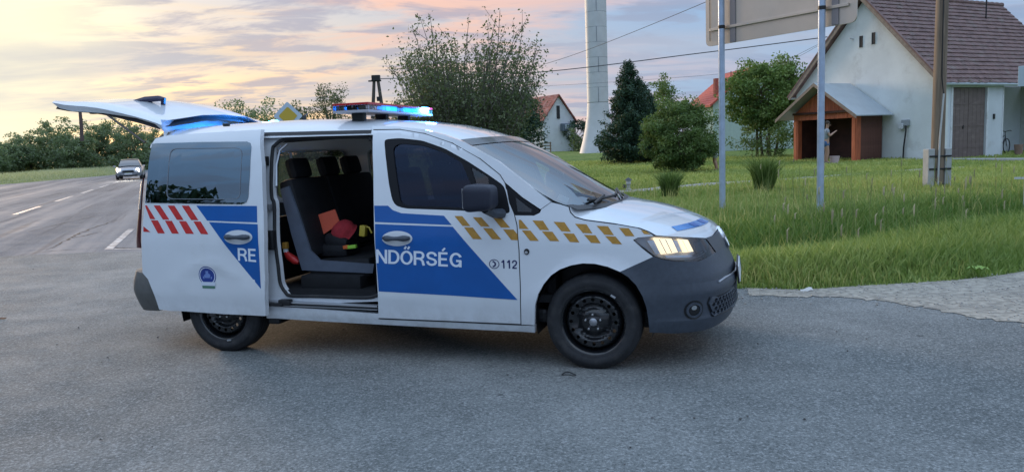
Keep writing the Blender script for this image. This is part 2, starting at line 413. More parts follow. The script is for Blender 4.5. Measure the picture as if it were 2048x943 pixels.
def asp_pt():
    while True:
        x, y = RNG.uniform(-7, 5), RNG.uniform(2.3, 11)
        if y < np.interp(x, [-7, -4, 0, 2.4, 3.5, 6], [12, 10.5, 7.9, 7.1, 6.2, 4.7]): return x, y
scatter_stones('road_grit', 420, asp_pt, (.003, .011), mat('road grit', (.12, .115, .11), .9, var=.6, scale=3))

# ---- trodden paths across the lawn
PATHS = []
M_PATH = mat('path grit', (.33, .31, .28), .95, var=.25, scale=6, bump=.01, bscale=30, dirt=((.16, .17, .09), 1.6, .48, .8))
def path(name, px, w):
    c = [(p.x, p.y) for p in (ground_at(u, v) for u, v in px)]; c = [tuple(q) for q in catmull(c, 8)]; L_, R_ = [], []
    for i, p in enumerate(c):
        t = (Vector(c[min(i + 1, len(c) - 1)]) - Vector(c[max(i - 1, 0)])).normalized(); n_ = Vector((-t.y, t.x)) * w * (.9 + .15 * math.sin(i * 1.7)); L_.append(Vector(p) + n_); R_.append(Vector(p) - n_)
    setp(MB().loft([[Vector((q.x, q.y, tz(q.x, q.y) + .015)) for q in [l.lerp(r_, k / 4) for l, r_ in zip(L_, R_)]] for k in range(5)]).build(name, M_PATH, None, True), kind='structure')
    PATHS.append((np.array(c)[::-1], w))
path('footpath', [(1150, 389), (1225, 384), (1290, 380), (1440, 367), (1560, 361), (1640, 355)], .50)
path('drive_edge', [(1560, 362), (1690, 350), (1800, 343), (1900, 336), (2048, 330)], .28)
path('lawn_track', [(1040, 347), (1110, 346), (1200, 343), (1310, 340)], .22)

# ---- grass blades
def blades(name, P, h, w, m, lean=.35, var=None, kind='stuff', parent=None, zoff=0., lz=None):
    n = len(P); a = RNG.uniform(0, 2 * np.pi, n); la = RNG.uniform(0, 2 * np.pi, n); ln = h * lean * RNG.uniform(.2, 1.6, n)
    sd_ = np.stack([np.cos(a), np.sin(a), np.zeros(n)], 1) * (w / 2)[:, None]
    B = np.column_stack([P, (terrain(P[:, 0], P[:, 1]) if lz is None else lz) + zoff - .01])
    L = np.stack([np.cos(la) * ln, np.sin(la) * ln, np.zeros(n)], 1)
    up = np.zeros((n, 3)); up[:, 2] = h
    V = np.stack([B - sd_, B + sd_, B + .55 * up + .3 * L + .75 * sd_, B + .55 * up + .3 * L - .75 * sd_, B + up * (1 - .25 * lean) + L], 1)
    k = 5 * np.arange(n)[:, None]
    Fc = np.stack([k + [0, 1, 2], k + [0, 2, 3], k + [3, 2, 4]], 1).reshape(-1, 3)
    o = fast(name, V.reshape(-1, 3), Fc, m, parent, attr=np.repeat(np.clip(var if var is not None else RNG.random(n), 0, 1), 5))
    return setp(o, kind=kind) if kind else o
def polar(n, r0, r1, a0, a1, p=1.):
    u = RNG.random(n)
    r = (r0 ** (1 - p) + u * (r1 ** (1 - p) - r0 ** (1 - p))) ** (1 / (1 - p)) if p != 1 else r0 * (r1 / r0) ** u
    a = np.radians(RNG.uniform(a0, a1, n)); return np.stack([r * np.sin(a), r * np.cos(a)], 1), r
M_GRASS = leafmat('grass blades', (.10, .205, .042), (.60, .64, .21), .5, .4)
M_DRY = leafmat('dry grass', (.36, .36, .09), (.66, .58, .24), .8, .35)
def patch(P, s, ph=0.): return .5 + .5 * np.sin(P[:, 0] * s + ph + 1.8 * np.sin(P[:, 1] * s * .8 + ph)) * np.sin(P[:, 1] * s * 1.3 - ph + .9 * np.sin(P[:, 0] * s * .6))
P, r = polar(250000, 7.0, 46, -4, 44, 1.0); d = sdist(P, EDGE)
keep = (d > .02 + .20 * patch(P, 3.1, .4) * RNG.random(len(P)) - .16 * (patch(P, 2.3, 3.) > .8)) & (P[:, 0] > .4)
for pl, w_ in PATHS: keep &= (np.abs(sdist(P, pl)) > w_ * RNG.uniform(.45, 1.15, len(P)))
P, r, d = P[keep], r[keep], d[keep]
pa, pb = patch(P, 1.1), patch(P, .35, 2.)
h = np.where(d < 1.9, .06 + .24 * sstep(d, 0, .8) * (.5 + .9 * pa), np.where(d < 4.6, .30 * (.7 + .6 * pa), .07 + .10 * pb)) * RNG.uniform(.6, 1.3, len(P))
wdt = (.0075 + .0010 * r) * RNG.uniform(.7, 1.4, len(P))
var = .15 + .62 * RNG.random(len(P)) ** 1.3 * (.35 + .65 * pa) + .42 * sstep(d, 4, 8) * (.35 + .65 * pb) + .35 * np.exp(-((d - .7) / .5) ** 2) * patch(P, .8, 1.)
var = var - .30 * np.exp(-((d - 3.0) / 1.2) ** 2)
blades('grass', P, h, wdt, M_GRASS, .45, var)
P, r = polar(26000, 7.2, 22, 8, 44, 1.0); d = sdist(P, EDGE); pp = patch(P, .8, 1.)
keep = (d > .1) & (RNG.random(len(P)) < np.where(d < 1.6, .9 * pp ** 1.5, .16)); P, r, d = P[keep], r[keep], d[keep]
blades('dry_grass', P, np.where(d < 1.6, .24, .42) * RNG.uniform(.5, 1.2, len(P)), (.003 + .0006 * r), M_DRY, .5)
# tall stalks with feathery seed heads towards the right
P, r = polar(260, 9.5, 19, 18, 44, 1.); d = sdist(P, EDGE); keep = (d > 1.2); P, d = P[keep], d[keep]
mbs = MB(); mbh = MB()
for (x, y) in P:
    z = tz(x, y); hh = random.uniform(.4, .95); a = random.uniform(0, 6.28); l = random.uniform(.03, .16)
    tip = Vector((x + math.cos(a) * l, y + math.sin(a) * l, z + hh)); b0 = Vector((x, y, z - .02)); mid = (b0 + tip) / 2 + Vector((0, 0, .03))
    mbs.tube([b0, mid, tip], [.0045, .004, .003], 3, False)
    if random.random() < .38:
        ht = random.uniform(.07, .16)
        mbh.tube([tip - Vector((0, 0, ht)), tip - Vector((0, 0, ht * .6)), tip, tip + Vector((l * .2, 0, ht * .25))], [.004, random.uniform(.008, .016), .010, .002], 4, False)
setp(mbs.build('grass_stalks', mat('weed stalk', (.22, .26, .08), .8, var=.3)), kind='stuff'); setp(mbh.build('seed_heads', mat('seed head', (.40, .34, .20), .9, var=.35, scale=2)), kind='stuff')
# pale dry verge beyond the main road at the left
n = 60000; yy = RNG.uniform(44, 150, n); xx = np.interp(yy, LEFT[:, 1], LEFT[:, 0]) - RNG.random(n) ** 1.2 * 11 - .1
P = np.stack([xx, yy], 1)
blades('verge_grass', P, RNG.uniform(.25, .85, n) * sstep(np.interp(yy, LEFT[:, 1], LEFT[:, 0]) - xx, -.1, 3), np.full(n, .045), leafmat('verge grass', (.50, .50, .26), (.78, .74, .52), .8, .55), .5)
n = 9000; yy = RNG.uniform(9.5, 90, n); xx = np.interp(yy, EDGE[10:, 1], EDGE[10:, 0]) + RNG.random(n) * 9 + .1
P = np.stack([xx, yy], 1); keep = (xx < .5 + .0 * yy) & (sdist(P, EDGE) > 0.02); P = P[keep]
blades('roadside_grass', P, RNG.uniform(.1, .3, len(P)), np.full(len(P), .03), M_GRASS, .45)

# ================================================================== the police van
TH, VX, VY = R(16.93), 0.7616, 5.7813
cT, sT = math.cos(TH), math.sin(TH)
def l2w(L): return np.array([VX + L[0] * cT + L[1] * sT, VY - L[0] * sT + L[1] * cT, L[2]])
CL = np.array([(-VX) * cT - (-VY) * sT, (-VX) * sT + (-VY) * cT, CH])
def lray(u, v):
    d = ray(u, v); return np.array([d[0] * cT - d[1] * sT, d[0] * sT + d[1] * cT, d[2]])
def hity(u, v, y):
    d = lray(u, v); return Vector(CL + d * ((y - CL[1]) / d[1]))
_plan = catmull([(-3.68, .45), (-3.685, .6), (-3.675, .74), (-3.64, .82), (-3.57, .868), (-3.44, .888), (-3.2, .897), (-2.6, .91), (-1.5, .925), (-.5, .928), (.1, .92), (.35, .90), (.52, .858), (.645, .79), (.74, .69), (.81, .55), (.858, .37), (.883, .18), (.888, 0)], 10)
PX = np.array([p.x for p in _plan]); PW = np.array([p.y for p in _plan])
PS = np.concatenate([[0], np.cumsum(np.hypot(np.diff(PX), np.diff(PW)))]); PS -= np.interp(0, PX[80:], PS[80:]); SC_ = PS[-1]
def tab(pairs): a = np.array(pairs); return a[:, 0], a[:, 1]
_sz, _si = tab([(.12, .11), (.20, .07), (.26, .04), (.31, .024), (.37, .017), (.42, .010), (.46, .002), (.55, 0), (.74, 0), (.84, .003), (.90, .010), (.98, .022), (1.06, .036), (1.15, .050), (1.3, .078), (1.45, .112), (1.55, .142), (1.62, .172), (1.67, .205), (1.71, .265), (1.76, .42)])
_fz, _fi = tab([(.12, .13), (.20, .06), (.26, .025), (.31, .004), (.335, -.006), (.35, .004), (.47, .004), (.495, -.010), (.535, -.008), (.56, .010), (.60, .018), (.66, .045), (.72, .07), (.78, .095), (.83, .12), (.88, .155), (.94, .22), (1.1, .5)])
def fb(s):
    t = min(max((s - .25) / .85, 0), 1); return t * t * (3 - 2 * t)
def WR(s, z, off=0., side=-1):
    if s > SC_: s = 2 * SC_ - s; side = -side
    x = np.interp(s, PS, PX); w = np.interp(s, PS, PW)
    e = .02; tx = np.interp(s + e, PS, PX) - np.interp(s - e, PS, PX); tw = np.interp(min(s + e, SC_), PS, PW) - np.interp(s - e, PS, PW)
    L = math.hypot(tx, tw) or 1; nx_, nw = -tw / L, tx / L
    if s > SC_ - .02: nx_, nw = 1., 0.
    b = fb(s); ins = (1 - b) * np.interp(z, _sz, _si) + b * np.interp(z, _fz, _fi)
    for xc in (0., -2.85):
        r_ = math.hypot(s - xc, z - .32)
        if r_ < .6: ins -= .014 * math.exp(-((r_ - .385) / .04) ** 2)
    k = off - ins
    return Vector((x + nx_ * k, side * (w + nw * k), z))
_GS, _GZ = np.meshgrid(np.linspace(-3.6, SC_, 90), np.linspace(.15, 1.74, 50)); _GP = []
for s_, z_ in zip(_GS.ravel(), _GZ.ravel()):
    p = WR(s_, z_); q = WR(s_ + .01, z_); w_ = WR(s_, z_ + .01); n_ = (q - p).cross(w_ - p)
    _GP.append(project(l2w(p)) if n_.dot(Vector(CL) - p) > 0 else (1e6, 1e6))
_GP = np.array(_GP); _GS = _GS.ravel(); _GZ = _GZ.ravel()
def p2w(u, v, off=0.):
    i = np.argmin((_GP[:, 0] - u) ** 2 + (_GP[:, 1] - v) ** 2); s, z = _GS[i], _GZ[i]
    for _ in range(8):
        f = np.array(project(l2w(WR(s, z, off)))) - (u, v)
        if abs(f).max() < .02: break
        fs = np.array(project(l2w(WR(s + .004, z, off)))) - (u, v); fz = np.array(project(l2w(WR(s, z + .004, off)))) - (u, v)
        J = np.stack([(fs - f) / .004, (fz - f) / .004], 1)
        try: dd = np.linalg.solve(J, -f)
        except np.linalg.LinAlgError: break
        dd = np.clip(dd, -.08, .08); s = min(s + dd[0], SC_ - .001); z += dd[1]
    return (s, z)
def wpx(pts, off=0.): return [p2w(u, v, off) for u, v in pts]
def chart(off=0., side=-1): return lambda s, z, o: WR(s, z, off + o, side)

M_WHITE = mat('white van paint', (.70, .735, .77), .35, coat=1., var=.025, scale=1.5, dirt=((.55, .54, .52), 2.2, .55, .25))
def road_film(m, amount=.38):                                   # dust thrown up on the lower body
    t = NT(m.node_tree); b = t.n['Principled BSDF']; src = b.inputs['Base Color'].links[0].from_socket
    tc = t.new('ShaderNodeTexCoord').outputs['Object']; sp = t.new('ShaderNodeSeparateXYZ'); t.l.new(tc, sp.inputs[0])
    f = t.math('MULTIPLY', t.smooth(sp.outputs[2], .50, .22), t.smooth(t.noise(tc, 9, 6, .7), .32, .68)); f = t.math('MULTIPLY', f, amount)
    t.l.new(t.mix(f, src, (.30, .28, .25)), b.inputs['Base Color'])
road_film(M_WHITE)
M_JAMB = mat('white jamb paint', (.70, .73, .76), .4, var=.04, scale=4, dirt=((.45, .45, .45), 5., .55, .35))
M_BLUE = mat('police blue film', (.002, .095, .36), .3, coat=.15, var=.05)
M_ORANGE = mat('amber reflective film', (.46, .24, .035), .4, var=.12, scale=40)
M_REDF = mat('red reflective film', (.55, .03, .028), .35, var=.12, scale=30)
M_LETTER = mat('reflective white letters', (.74, .80, .88), .4)
M_NAVY = mat('navy lettering', (.012, .02, .10), .4)
M_PLASTIC = mat('grey bumper plastic', (.050, .062, .082), .42, var=.10, scale=30, bump=.0006, bscale=500, dirt=((.10, .10, .10), 3., .55, .35))
M_BLACK = mat('black trim', (.010, .011, .013), .45)
M_GLOSSB = mat('gloss black', (.008, .009, .011), .18, coat=.3)
M_FRAME = mat('window frame black', (.007, .008, .011), .55, spec=.25)
M_RUBBER = mat('rubber', (.016, .017, .019), .75, var=.2, scale=18, dirt=((.05, .047, .043), 8., .5, .5))
M_TYRE = mat('tyre', (.020, .021, .024), .78, var=.2, scale=20, dirt=((.055, .052, .05), 9., .48, .55))
M_CHROME = mat('bright metal', (.75, .76, .78), .18, metal=1.)
M_SILVER = mat('silver trim', (.55, .57, .60), .35, metal=.8)
M_CABIN = mat('cabin plastic', (.014, .015, .017), .8, spec=.25, var=.15, scale=9)
M_SEAT = mat('seat leatherette', (.013, .014, .017), .68, spec=.3, var=.2, scale=12, bump=.002, bscale=22)
M_SEATS = mat('seat side plastic', (.085, .105, .145), .6, var=.1, scale=8)
M_LINER = mat('headliner', (.055, .055, .06), .9)
M_GLASS = glass('clear glass', (.62, .68, .70), .08)
M_WSCR = glass('windscreen glass', (.42, .47, .48), .36)
M_TINT = glass('privacy glass', (.02, .022, .026), .26, col=(.72, .88, 1))
M_TINTF = glass('door glass', (.36, .38, .50), .05, col=(.6, .7, 1))  # blue of the light inside the cab put into the glass colour
M_DARKG = glass('dark far glass', (.05, .05, .06), .06)
M_FARG = glass('tinted far glass', (.13, .125, .13), .06)

van = thing('police_van', 'white police van with blue panels, open sliding side door, raised tailgate and flashing roof bar', 'van', (VX, VY, 0), -TH)

# ---- roof shell: rail, crown, front header
rail = wpx([(304, 288), (345, 281), (400, 277), (523, 268), (640, 264), (745, 261), (800, 261), (850, 270), (893, 285), (925, 293)])
rail_s = np.array([p[0] for p in rail]); rail_z = np.array([p[1] for p in rail])
def zc(x): return float(np.interp(x, [-3.6, -3.1, -2.4, -1.85, -1.45, -1.2, -1.0, -.86, -.78], [1.725, 1.748, 1.752, 1.735, 1.700, 1.662, 1.612, 1.565, 1.535]))
def roof_rows(off=0., s0=-3.56, ins=0.):
    rows = []
    for s in np.linspace(s0, rail_s[-1] + ins, 40):
        zb = float(np.interp(s, rail_s, rail_z)); N = WR(s, zb, off)
        low = WR(s, zb - .03, off)
        fwd = .11 * (1 if s > -1.05 else max(0, (s + 1.9) / .85)) if s > -1.9 else 0
        C = Vector((N.x + fwd, 0, zc(N.x + fwd) + off)); half = [low]
        for k in range(0, 13):
            t = (k / 12) ** 1.35; g = 1 - (1 - t) ** 4.2
            half.append(Vector((N.x + (C.x - N.x) * (1 - (1 - t) ** 2), N.y * (1 - t), N.z + (C.z - N.z) * g)))
        rows.append(half + [Vector((p.x, -p.y, p.z)) for p in half[-2::-1]])
    return rows
roof = MB().loft(roof_rows()).build('roof', M_WHITE, van, True, 60)
MB().loft(roof_rows(-.035, -3.5, -.03)).build('headliner', M_LINER, van, True)

# ---- side panels, traced outlines on the body surface
DOOR = [(747, 259), (800, 259), (850, 268), (905, 287), (960, 318), (1000, 350), (1010, 366), (1014, 384), (1018, 405), (1028, 429), (1033, 450), (1037, 500), (1040, 580), (1041, 647), (900, 641), (757, 635), (756, 590), (752, 520), (748, 440), (747, 350)]
DLO = [(768, 281), (775, 278), (800, 276), (845, 281), (890, 297), (935, 322), (975, 348), (1008, 371), (1014, 392), (1021, 427), (960, 423), (900, 420), (812, 417), (792, 412), (784, 400), (777, 365)]
MAIN = [(785, 296), (797, 287), (845, 290), (885, 304), (923, 325), (943, 372), (957, 418), (900, 414), (812, 411), (800, 404)]
QUART = [(941, 334), (976, 354), (982, 419), (967, 418), (952, 371)]
d_out, d_dlo, d_main, d_q = wpx(DOOR), wpx(rounded(DLO, 9, 3)), wpx(rounded(MAIN, 9, 3)), wpx(rounded(QUART, 3, 2))
def quad_map(q):                                             # corners TL, TR, BR, BL in (s, z)
    q = [np.array(p) for p in q]
    return lambda a, b: (1 - b) * ((1 - a) * q[3] + a * q[2]) + b * ((1 - a) * q[0] + a * q[1])
def arc(cx, cy, rx, ry, a0, a1, n=14): return [(cx + rx * math.cos(R(a)), cy + ry * math.sin(R(a))) for a in np.linspace(a0, a1, n)]
GLYPH = {   # centre lines of the letter strokes in a box one cap height tall, and the advance width
    'N': ([[(.08, 0), (.08, 1)], [(.10, .93), (.60, .07)], [(.62, 0), (.62, 1)]], .70),
    'D': ([[(.08, 0), (.08, 1)], [(.0, .925), (.30, .925)] + arc(.30, .5, .325, .425, 90, -90, 20) + [(.30, .075), (.0, .075)]], .70),
    'O': ([arc(.37, .5, .30, .425, 90, 451, 36)], .74),
    'R': ([[(.08, 0), (.08, 1)], [(.0, .925), (.38, .925)] + arc(.38, .70, .20, .225, 90, -90, 14) + [(.38, .475), (.0, .475)], [(.36, .46), (.44, .43), (.55, .30), (.58, .12), (.62, 0)]], .70),
    'S': ([[(.565, .70), (.55, .80)] + arc(.325, .72, .235, .205, 35, 180, 14) + [(.10, .66), (.16, .56), (.325, .50), (.49, .44), (.56, .34)] + arc(.325, .28, .245, .205, 0, -150, 14) + [(.075, .32)]], .66),
    'E': ([[(.08, 0), (.08, 1)], [(.0, .925), (.55, .925)], [(.0, .51), (.51, .51)], [(.0, .075), (.57, .075)]], .62),
    'G': ([arc(.37, .5, .30, .425, 28, 325, 30), [(.38, .43), (.665, .43)], [(.62, .48), (.62, .0)]], .74),
    '1': ([[(.34, 0), (.34, 1)], [(.10, .74), (.22, .78), (.31, .93)]], .56),
    '2': ([[(.07, .66)] + arc(.29, .69, .21, .235, 170, -30, 14) + [(.42, .45), (.20, .26), (.10, .12)], [(.03, .075), (.53, .075)]], .58)}
def ribbon(pts, w):
    P_ = [Vector(p) for p in pts]; L_ = []; R_ = []
    for i, p in enumerate(P_):
        t = (P_[min(i + 1, len(P_) - 1)] - P_[max(i - 1, 0)]).normalized(); n_ = Vector((-t.y, t.x)) * w / 2; L_.append(p + n_); R_.append(p - n_)
    return L_, R_
def lettering(body, quad, off, m, parent, name='letter', w=.155):
    qm = quad_map(quad); tot = sum(GLYPH[{'Ő': 'O', 'É': 'E'}.get(c, c)][1] for c in body) + .06 * (len(body) - 1); x = 0.
    for c in body:
        st, adv = GLYPH[{'Ő': 'O', 'É': 'E'}.get(c, c)]; st = list(st)
        if c == 'Ő': st += [[(.24, 1.10), (.34, 1.30)], [(.44, 1.10), (.54, 1.30)]]
        if c == 'É': st += [[(.24, 1.09), (.40, 1.30)]]
        mb = MB()
        for k, pts in enumerate(st):
            L_, R_ = ribbon(pts, w if len(pts) > 2 or pts[0][1] < 1.05 else .12)
            mb.loft([[WR(*qm((x + p.x) / tot, p.y), off + .0002 * k) for p in side_] for side_ in (L_, R_)])
        mb.build(name, m, parent); x += adv + .06
def decal(name, pts, off, m, parent, src_off=0., step=.12): return sheet(name, wpx(pts, src_off), [], chart(off), m, parent, (step, .06), 0)

def front_door(side):
    d = sheet('front_door', d_out, [d_dlo], chart(0, side), M_WHITE, van, (.09, .05), .03)
    fr = sheet('window_frame', [(s + (0), z) for s, z in d_dlo], [d_main, d_q], chart(-.004, side), M_FRAME, d, (.1, .06), .03)
    sheet('window_glass', [p for p in d_main], [], chart(-.014, side), M_TINTF if side < 0 else M_DARKG, d, (.1, .06), 0)
    sheet('quarter_glass', [p for p in d_q], [], chart(-.014, side), M_GLASS, d, (.1, .06), 0)
    return d
fd = front_door(-1); front_door(1)
# livery of the front door
decal('blue_band', [(748.5, 411), (776, 411), (786, 420), (803, 426), (888, 431), (903.5, 449.5), (750, 443.5)], .0015, M_BLUE, fd)
decal('blue_field', [(750, 447.5), (905.5, 453), (970, 527), (1035, 599), (900, 590), (757.5, 582), (756, 560), (752, 510)], .0015, M_BLUE, fd)
ST1 = [[(909, 431.5), (924.6, 431.7), (941, 451.8), (925, 451.3)], [(945.7, 434), (962.8, 434.4), (980, 453), (962, 452.4)], [(986.4, 435.8), (1004, 436.2), (1020.5, 455), (1002, 454.4)],
       [(928, 454), (945.7, 454.6), (964, 478), (945.7, 477.4)], [(966, 455.6), (984, 456.2), (1002.7, 478.4), (984.4, 477.8)], [(1006, 458), (1027, 458.6), (1035, 468), (1035.5, 480), (1022.6, 479.4)]]
ST2 = [[(1037.5, 439), (1042, 439.2), (1057.7, 457.8), (1038.5, 457)], [(1064.7, 440.4), (1086, 441), (1098.5, 460), (1080, 459.4)], [(1107, 443), (1129, 444), (1142, 463), (1123, 462)], [(1150, 447), (1173, 448), (1185, 466.5), (1166, 465.5)],
       [(1193, 451), (1216, 452), (1228, 470), (1209, 469)], [(1237.7, 455), (1257.7, 456), (1269, 472), (1251, 471.5)], [(1282, 459.5), (1292, 461.5), (1302, 468.5), (1288, 467.5)],
       [(1043.5, 460), (1061, 460.6), (1078, 481.4), (1060, 480.8)], [(1083.6, 462), (1105, 463), (1118.6, 482), (1100, 481.4)], [(1126, 465.7), (1148, 466.7), (1159, 484.3), (1140, 483.5)], [(1168, 469), (1191, 470), (1201.6, 486), (1182, 485)], [(1210, 471.5), (1231, 472.5), (1244, 488), (1225, 487)]]
for q in ST1: decal('amber_stripe', q, .0015, M_ORANGE, fd)
lettering('NDŐRSÉG', wpx([(752.5, 498), (925, 505.5), (925, 534), (752.5, 525.5)]), .003, M_LETTER, fd)
lettering('112', wpx([(1001, 519.3), (1034.5, 519.8), (1034.5, 537), (1002, 536)]), .0015, M_NAVY, fd)
cs, cz = p2w(988.5, 527.5)
ring = [(cs + .036 * math.cos(a), cz + .032 * math.sin(a)) for a in np.linspace(0, 2 * math.pi, 28)[:-1]]; ri = [(cs + .031 * math.cos(a), cz + .027 * math.sin(a)) for a in np.linspace(0, 2 * math.pi, 28)[:-1]]
sheet('phone_ring', ring, [ri], chart(.0015), M_NAVY, fd, (1, 1), 0)
hs = [(cs + dx, cz + dz_) for dx, dz_ in [(-.012, .019), (-.004, .022), (.010, .012), (.014, 0), (.010, -.013), (-.004, -.022), (-.012, -.019), (-.010, -.010), (-.002, -.011), (.003, 0), (-.002, .011), (-.010, .010)]]
sheet('phone_mark', hs, [], chart(.0015), M_NAVY, fd, (1, 1), 0)
def handle(door, u, v, rx, ry, off):
    s0, z0 = p2w(u, v, off)
    ov = [(s0 + rx * math.cos(a), z0 + ry * math.sin(a)) for a in np.linspace(0, 2 * math.pi, 33)[:-1]]
    sheet('handle_recess', ov, [], chart(off + .003), M_WHITE, door, (1, 1), 0)
    oi = [(s0 + rx * .84 * math.cos(a), z0 + ry * .78 * math.sin(a)) for a in np.linspace(0, 2 * math.pi, 33)[:-1]]
    sheet('handle_cup', oi, [], chart(off + .0045), M_JAMB, door, (1, 1), 0)
    mbh = MB(); n = rx * .86
    pts = [WR(s0 + n * k, z0 + .004, off + .012 + .030 * (1 - abs(k) ** 3)) for k in np.linspace(-1, 1, 11)]
    mbh.tube(pts, [.012, .019, .021, .018, .015, .014, .015, .018, .021, .019, .012], 10)
    mbh.build('door_handle', M_PLASTIC, door, True)
handle(fd, 794.5, 476.5, .115, .052, 0.)

# fender, with wheel arch
arch_px = [(1069, 650), (1070, 610), (1076, 588), (1087, 568), (1102, 550), (1120, 538), (1142, 530), (1165, 526), (1190, 527), (1216, 533), (1240, 543)]
FEN = [(1043, 648), (1042, 580), (1039, 500), (1035, 450), (1030, 430.5), (1068, 431), (1080, 425), (1083, 418), (1102, 404.5), (1122, 409.5), (1137, 414), (1140, 424.5), (1149, 434), (1170, 440), (1227, 447.5), (1280, 457), (1297, 464), (1308, 472), (1276, 475), (1266, 479.5), (1285, 497), (1306, 513)]
fen = wpx(FEN) + wpx(arch_px[::-1])
fenr = None
for side in (-1, 1):
    f = sheet('front_wing', fen, [], chart(0, side), M_WHITE, van, (.07, .05), .03)
    if side < 0: fenr = f
for q in ST2: decal('amber_stripe', q, .0015, M_ORANGE, fenr)
s0, z0 = p2w(1053.6, 502.7)
sheet('indicator_trim', [(s0 + .018 * math.cos(a), z0 + .020 * math.sin(a)) for a in np.linspace(0, 6.283, 17)[:-1]], [], chart(.006), M_BLACK, fenr, (1, 1), .006)
sheet('side_indicator', [(s0 - .002 + .011 * math.cos(a), z0 - .004 + .009 * math.sin(a)) for a in np.linspace(0, 6.283, 17)[:-1]], [], chart(.009), M_SILVER, fenr, (1, 1), 0)
# A pillar and the fixed front triangle
APIL = [(745, 258.5), (800, 258), (850, 266.5), (905, 285.5), (960, 316.5), (1000, 348.5), (1011, 365), (1045, 394), (1081, 418), (1102, 404), (1060, 371), (1000, 324), (930, 284.5), (890, 270), (845, 258), (790, 252.5), (745, 252)]
TRI = [(1012, 369), (1045, 396), (1078, 419), (1079, 424), (1067, 430), (1030, 429.5), (1022, 428), (1016, 392)]
TRIG = [(1030, 394), (1064, 420), (1062, 424), (1034, 423)]
for side in (-1, 1):
    sheet('pillar', wpx(APIL), [], chart(.001, side), M_WHITE, van, (.08, .05), .04)
    t_ = sheet('front_triangle', wpx(TRI), [wpx(TRIG)], chart(-.003, side), M_FRAME, van, (.1, .1), .02)
    sheet('triangle_glass', wpx(TRIG), [], chart(-.009, side), M_GLASS, t_, (.1, .1), 0)
# sill
SILL = [(531, 612), (640, 618), (757, 627), (757, 638), (900, 644), (1042, 650.5), (1069, 651.5), (1069, 665), (900, 656), (757, 648.5), (640, 642), (533, 636)]
for side in (-1, 1): sheet('sill', wpx(SILL), [], chart(-.004, side), M_WHITE, van, (.1, .03), .05)

# ---- body side behind the opening (jamb level) and rear quarter
APER = [(545.4, 304), (550, 291), (566, 280), (596, 277), (728, 274), (741, 279), (747, 291), (752, 400), (757, 520), (761, 578), (752, 591), (723, 594.6), (640, 592), (584, 590.8), (571, 583), (561, 565), (557, 532), (553, 502), (550, 461), (549, 408), (543.5, 387)]
OFJ = -.045
ap = [tuple(p) for p in catmull(wpx(APER, OFJ), 4, True)]
arch_r = [(-2.85 + .37 * math.cos(a), .32 + .37 * math.sin(a)) for a in np.linspace(.12, math.pi - .12, 16)]
zt = float(np.interp(-2.4, rail_s, rail_z))
side_out = [(-1.42, .43)] + [(-1.42, 1.60), (-2.4, zt - .01), (-3.2, float(np.interp(-3.2, rail_s, rail_z)) - .01), (-3.52, float(np.interp(-3.5, rail_s, rail_z)) - .01), (-3.60, 1.45), (-3.68, 1.0), (-3.7, .55), (-3.66, .42), (-3.2, .37)] + arch_r[::-1] + [(-2.46, .37)]
qwin = [tuple(p) for p in rounded([(-3.45, 1.05), (-2.60, 1.08), (-2.55, 1.50), (-3.36, 1.50)], .06)]
bs = sheet('body_side', side_out, [ap, qwin], chart(OFJ), M_JAMB, van, (.09, .06), .06)
sheet('quarter_window', qwin, [], chart(OFJ - .01), M_TINT, bs, (.2, .2), 0)
# black door seal round the opening
sealp = [WR(s, z, OFJ + .004) for s, z in ap]; MB().tube(sealp + [sealp[0]], .013, 8, False).build('door_seal', M_RUBBER, bs, True)
# trim inside the rear edge of the opening
MB().tube([hity(553, 372, -.76), hity(553, 330, -.72), hity(560, 300, -.69), hity(575, 287, -.67)], .010, 6).build('seal_trim', M_SILVER, bs, True)
# rail under the opening, upper track, hinge pieces on the jamb
s_a, z_a = p2w(537, 604, -.02); s_b, z_b = p2w(757, 614, -.02)
MB().loft([[WR(s, z + dz_, of) for dz_, of in ((.016, -.05), (.014, .0), (.004, .002), (.002, -.03), (-.010, -.03), (-.012, .004), (-.018, .004), (-.02, -.05))] for s, z in ((s_a, z_a), ((s_a + s_b) / 2, (z_a + z_b) / 2), (s_b, z_b))]).build('lower_track', M_SILVER, bs)
sheet('track_slot', [(s_a, z_a - .012), (s_b, z_b - .012), (s_b, z_b + .006), (s_a, z_a + .006)], [], chart(-.022), M_BLACK, bs, (.2, .1), 0)
mb = MB(); c0 = WR(*p2w(571, 604, .0), .0); mb.box(c0, (.10, .05, .045), bev=.012); mb.box(WR(*p2w(553, 607, 0), .02), (.14, .03, .022), bev=.005); mb.build('roller_arm', M_BLACK, bs, True)
s_a, z_a = p2w(528, 268, -.01); s_b, z_b = p2w(744, 263, -.01)
sheet('upper_track', [(s_a, z_a - .012), (s_b, z_b - .012), (s_b, z_b + .012), (s_a, z_a + .012)], [], chart(.004), M_BLACK, bs, (.2, .1), .02)
for (u, v, w_, h_) in ((531, 322, .035, .07), (536, 414, .06, .05), (527, 449, .03, .045), (538, 480, .10, .14), (529, 537, .04, .08)):
    P_ = WR(*p2w(u, v, -.02), -.02); MB().box(P_, (w_, .05, h_), bev=.008).build('latch', M_BLACK if v != 414 else M_SILVER, bs, True)
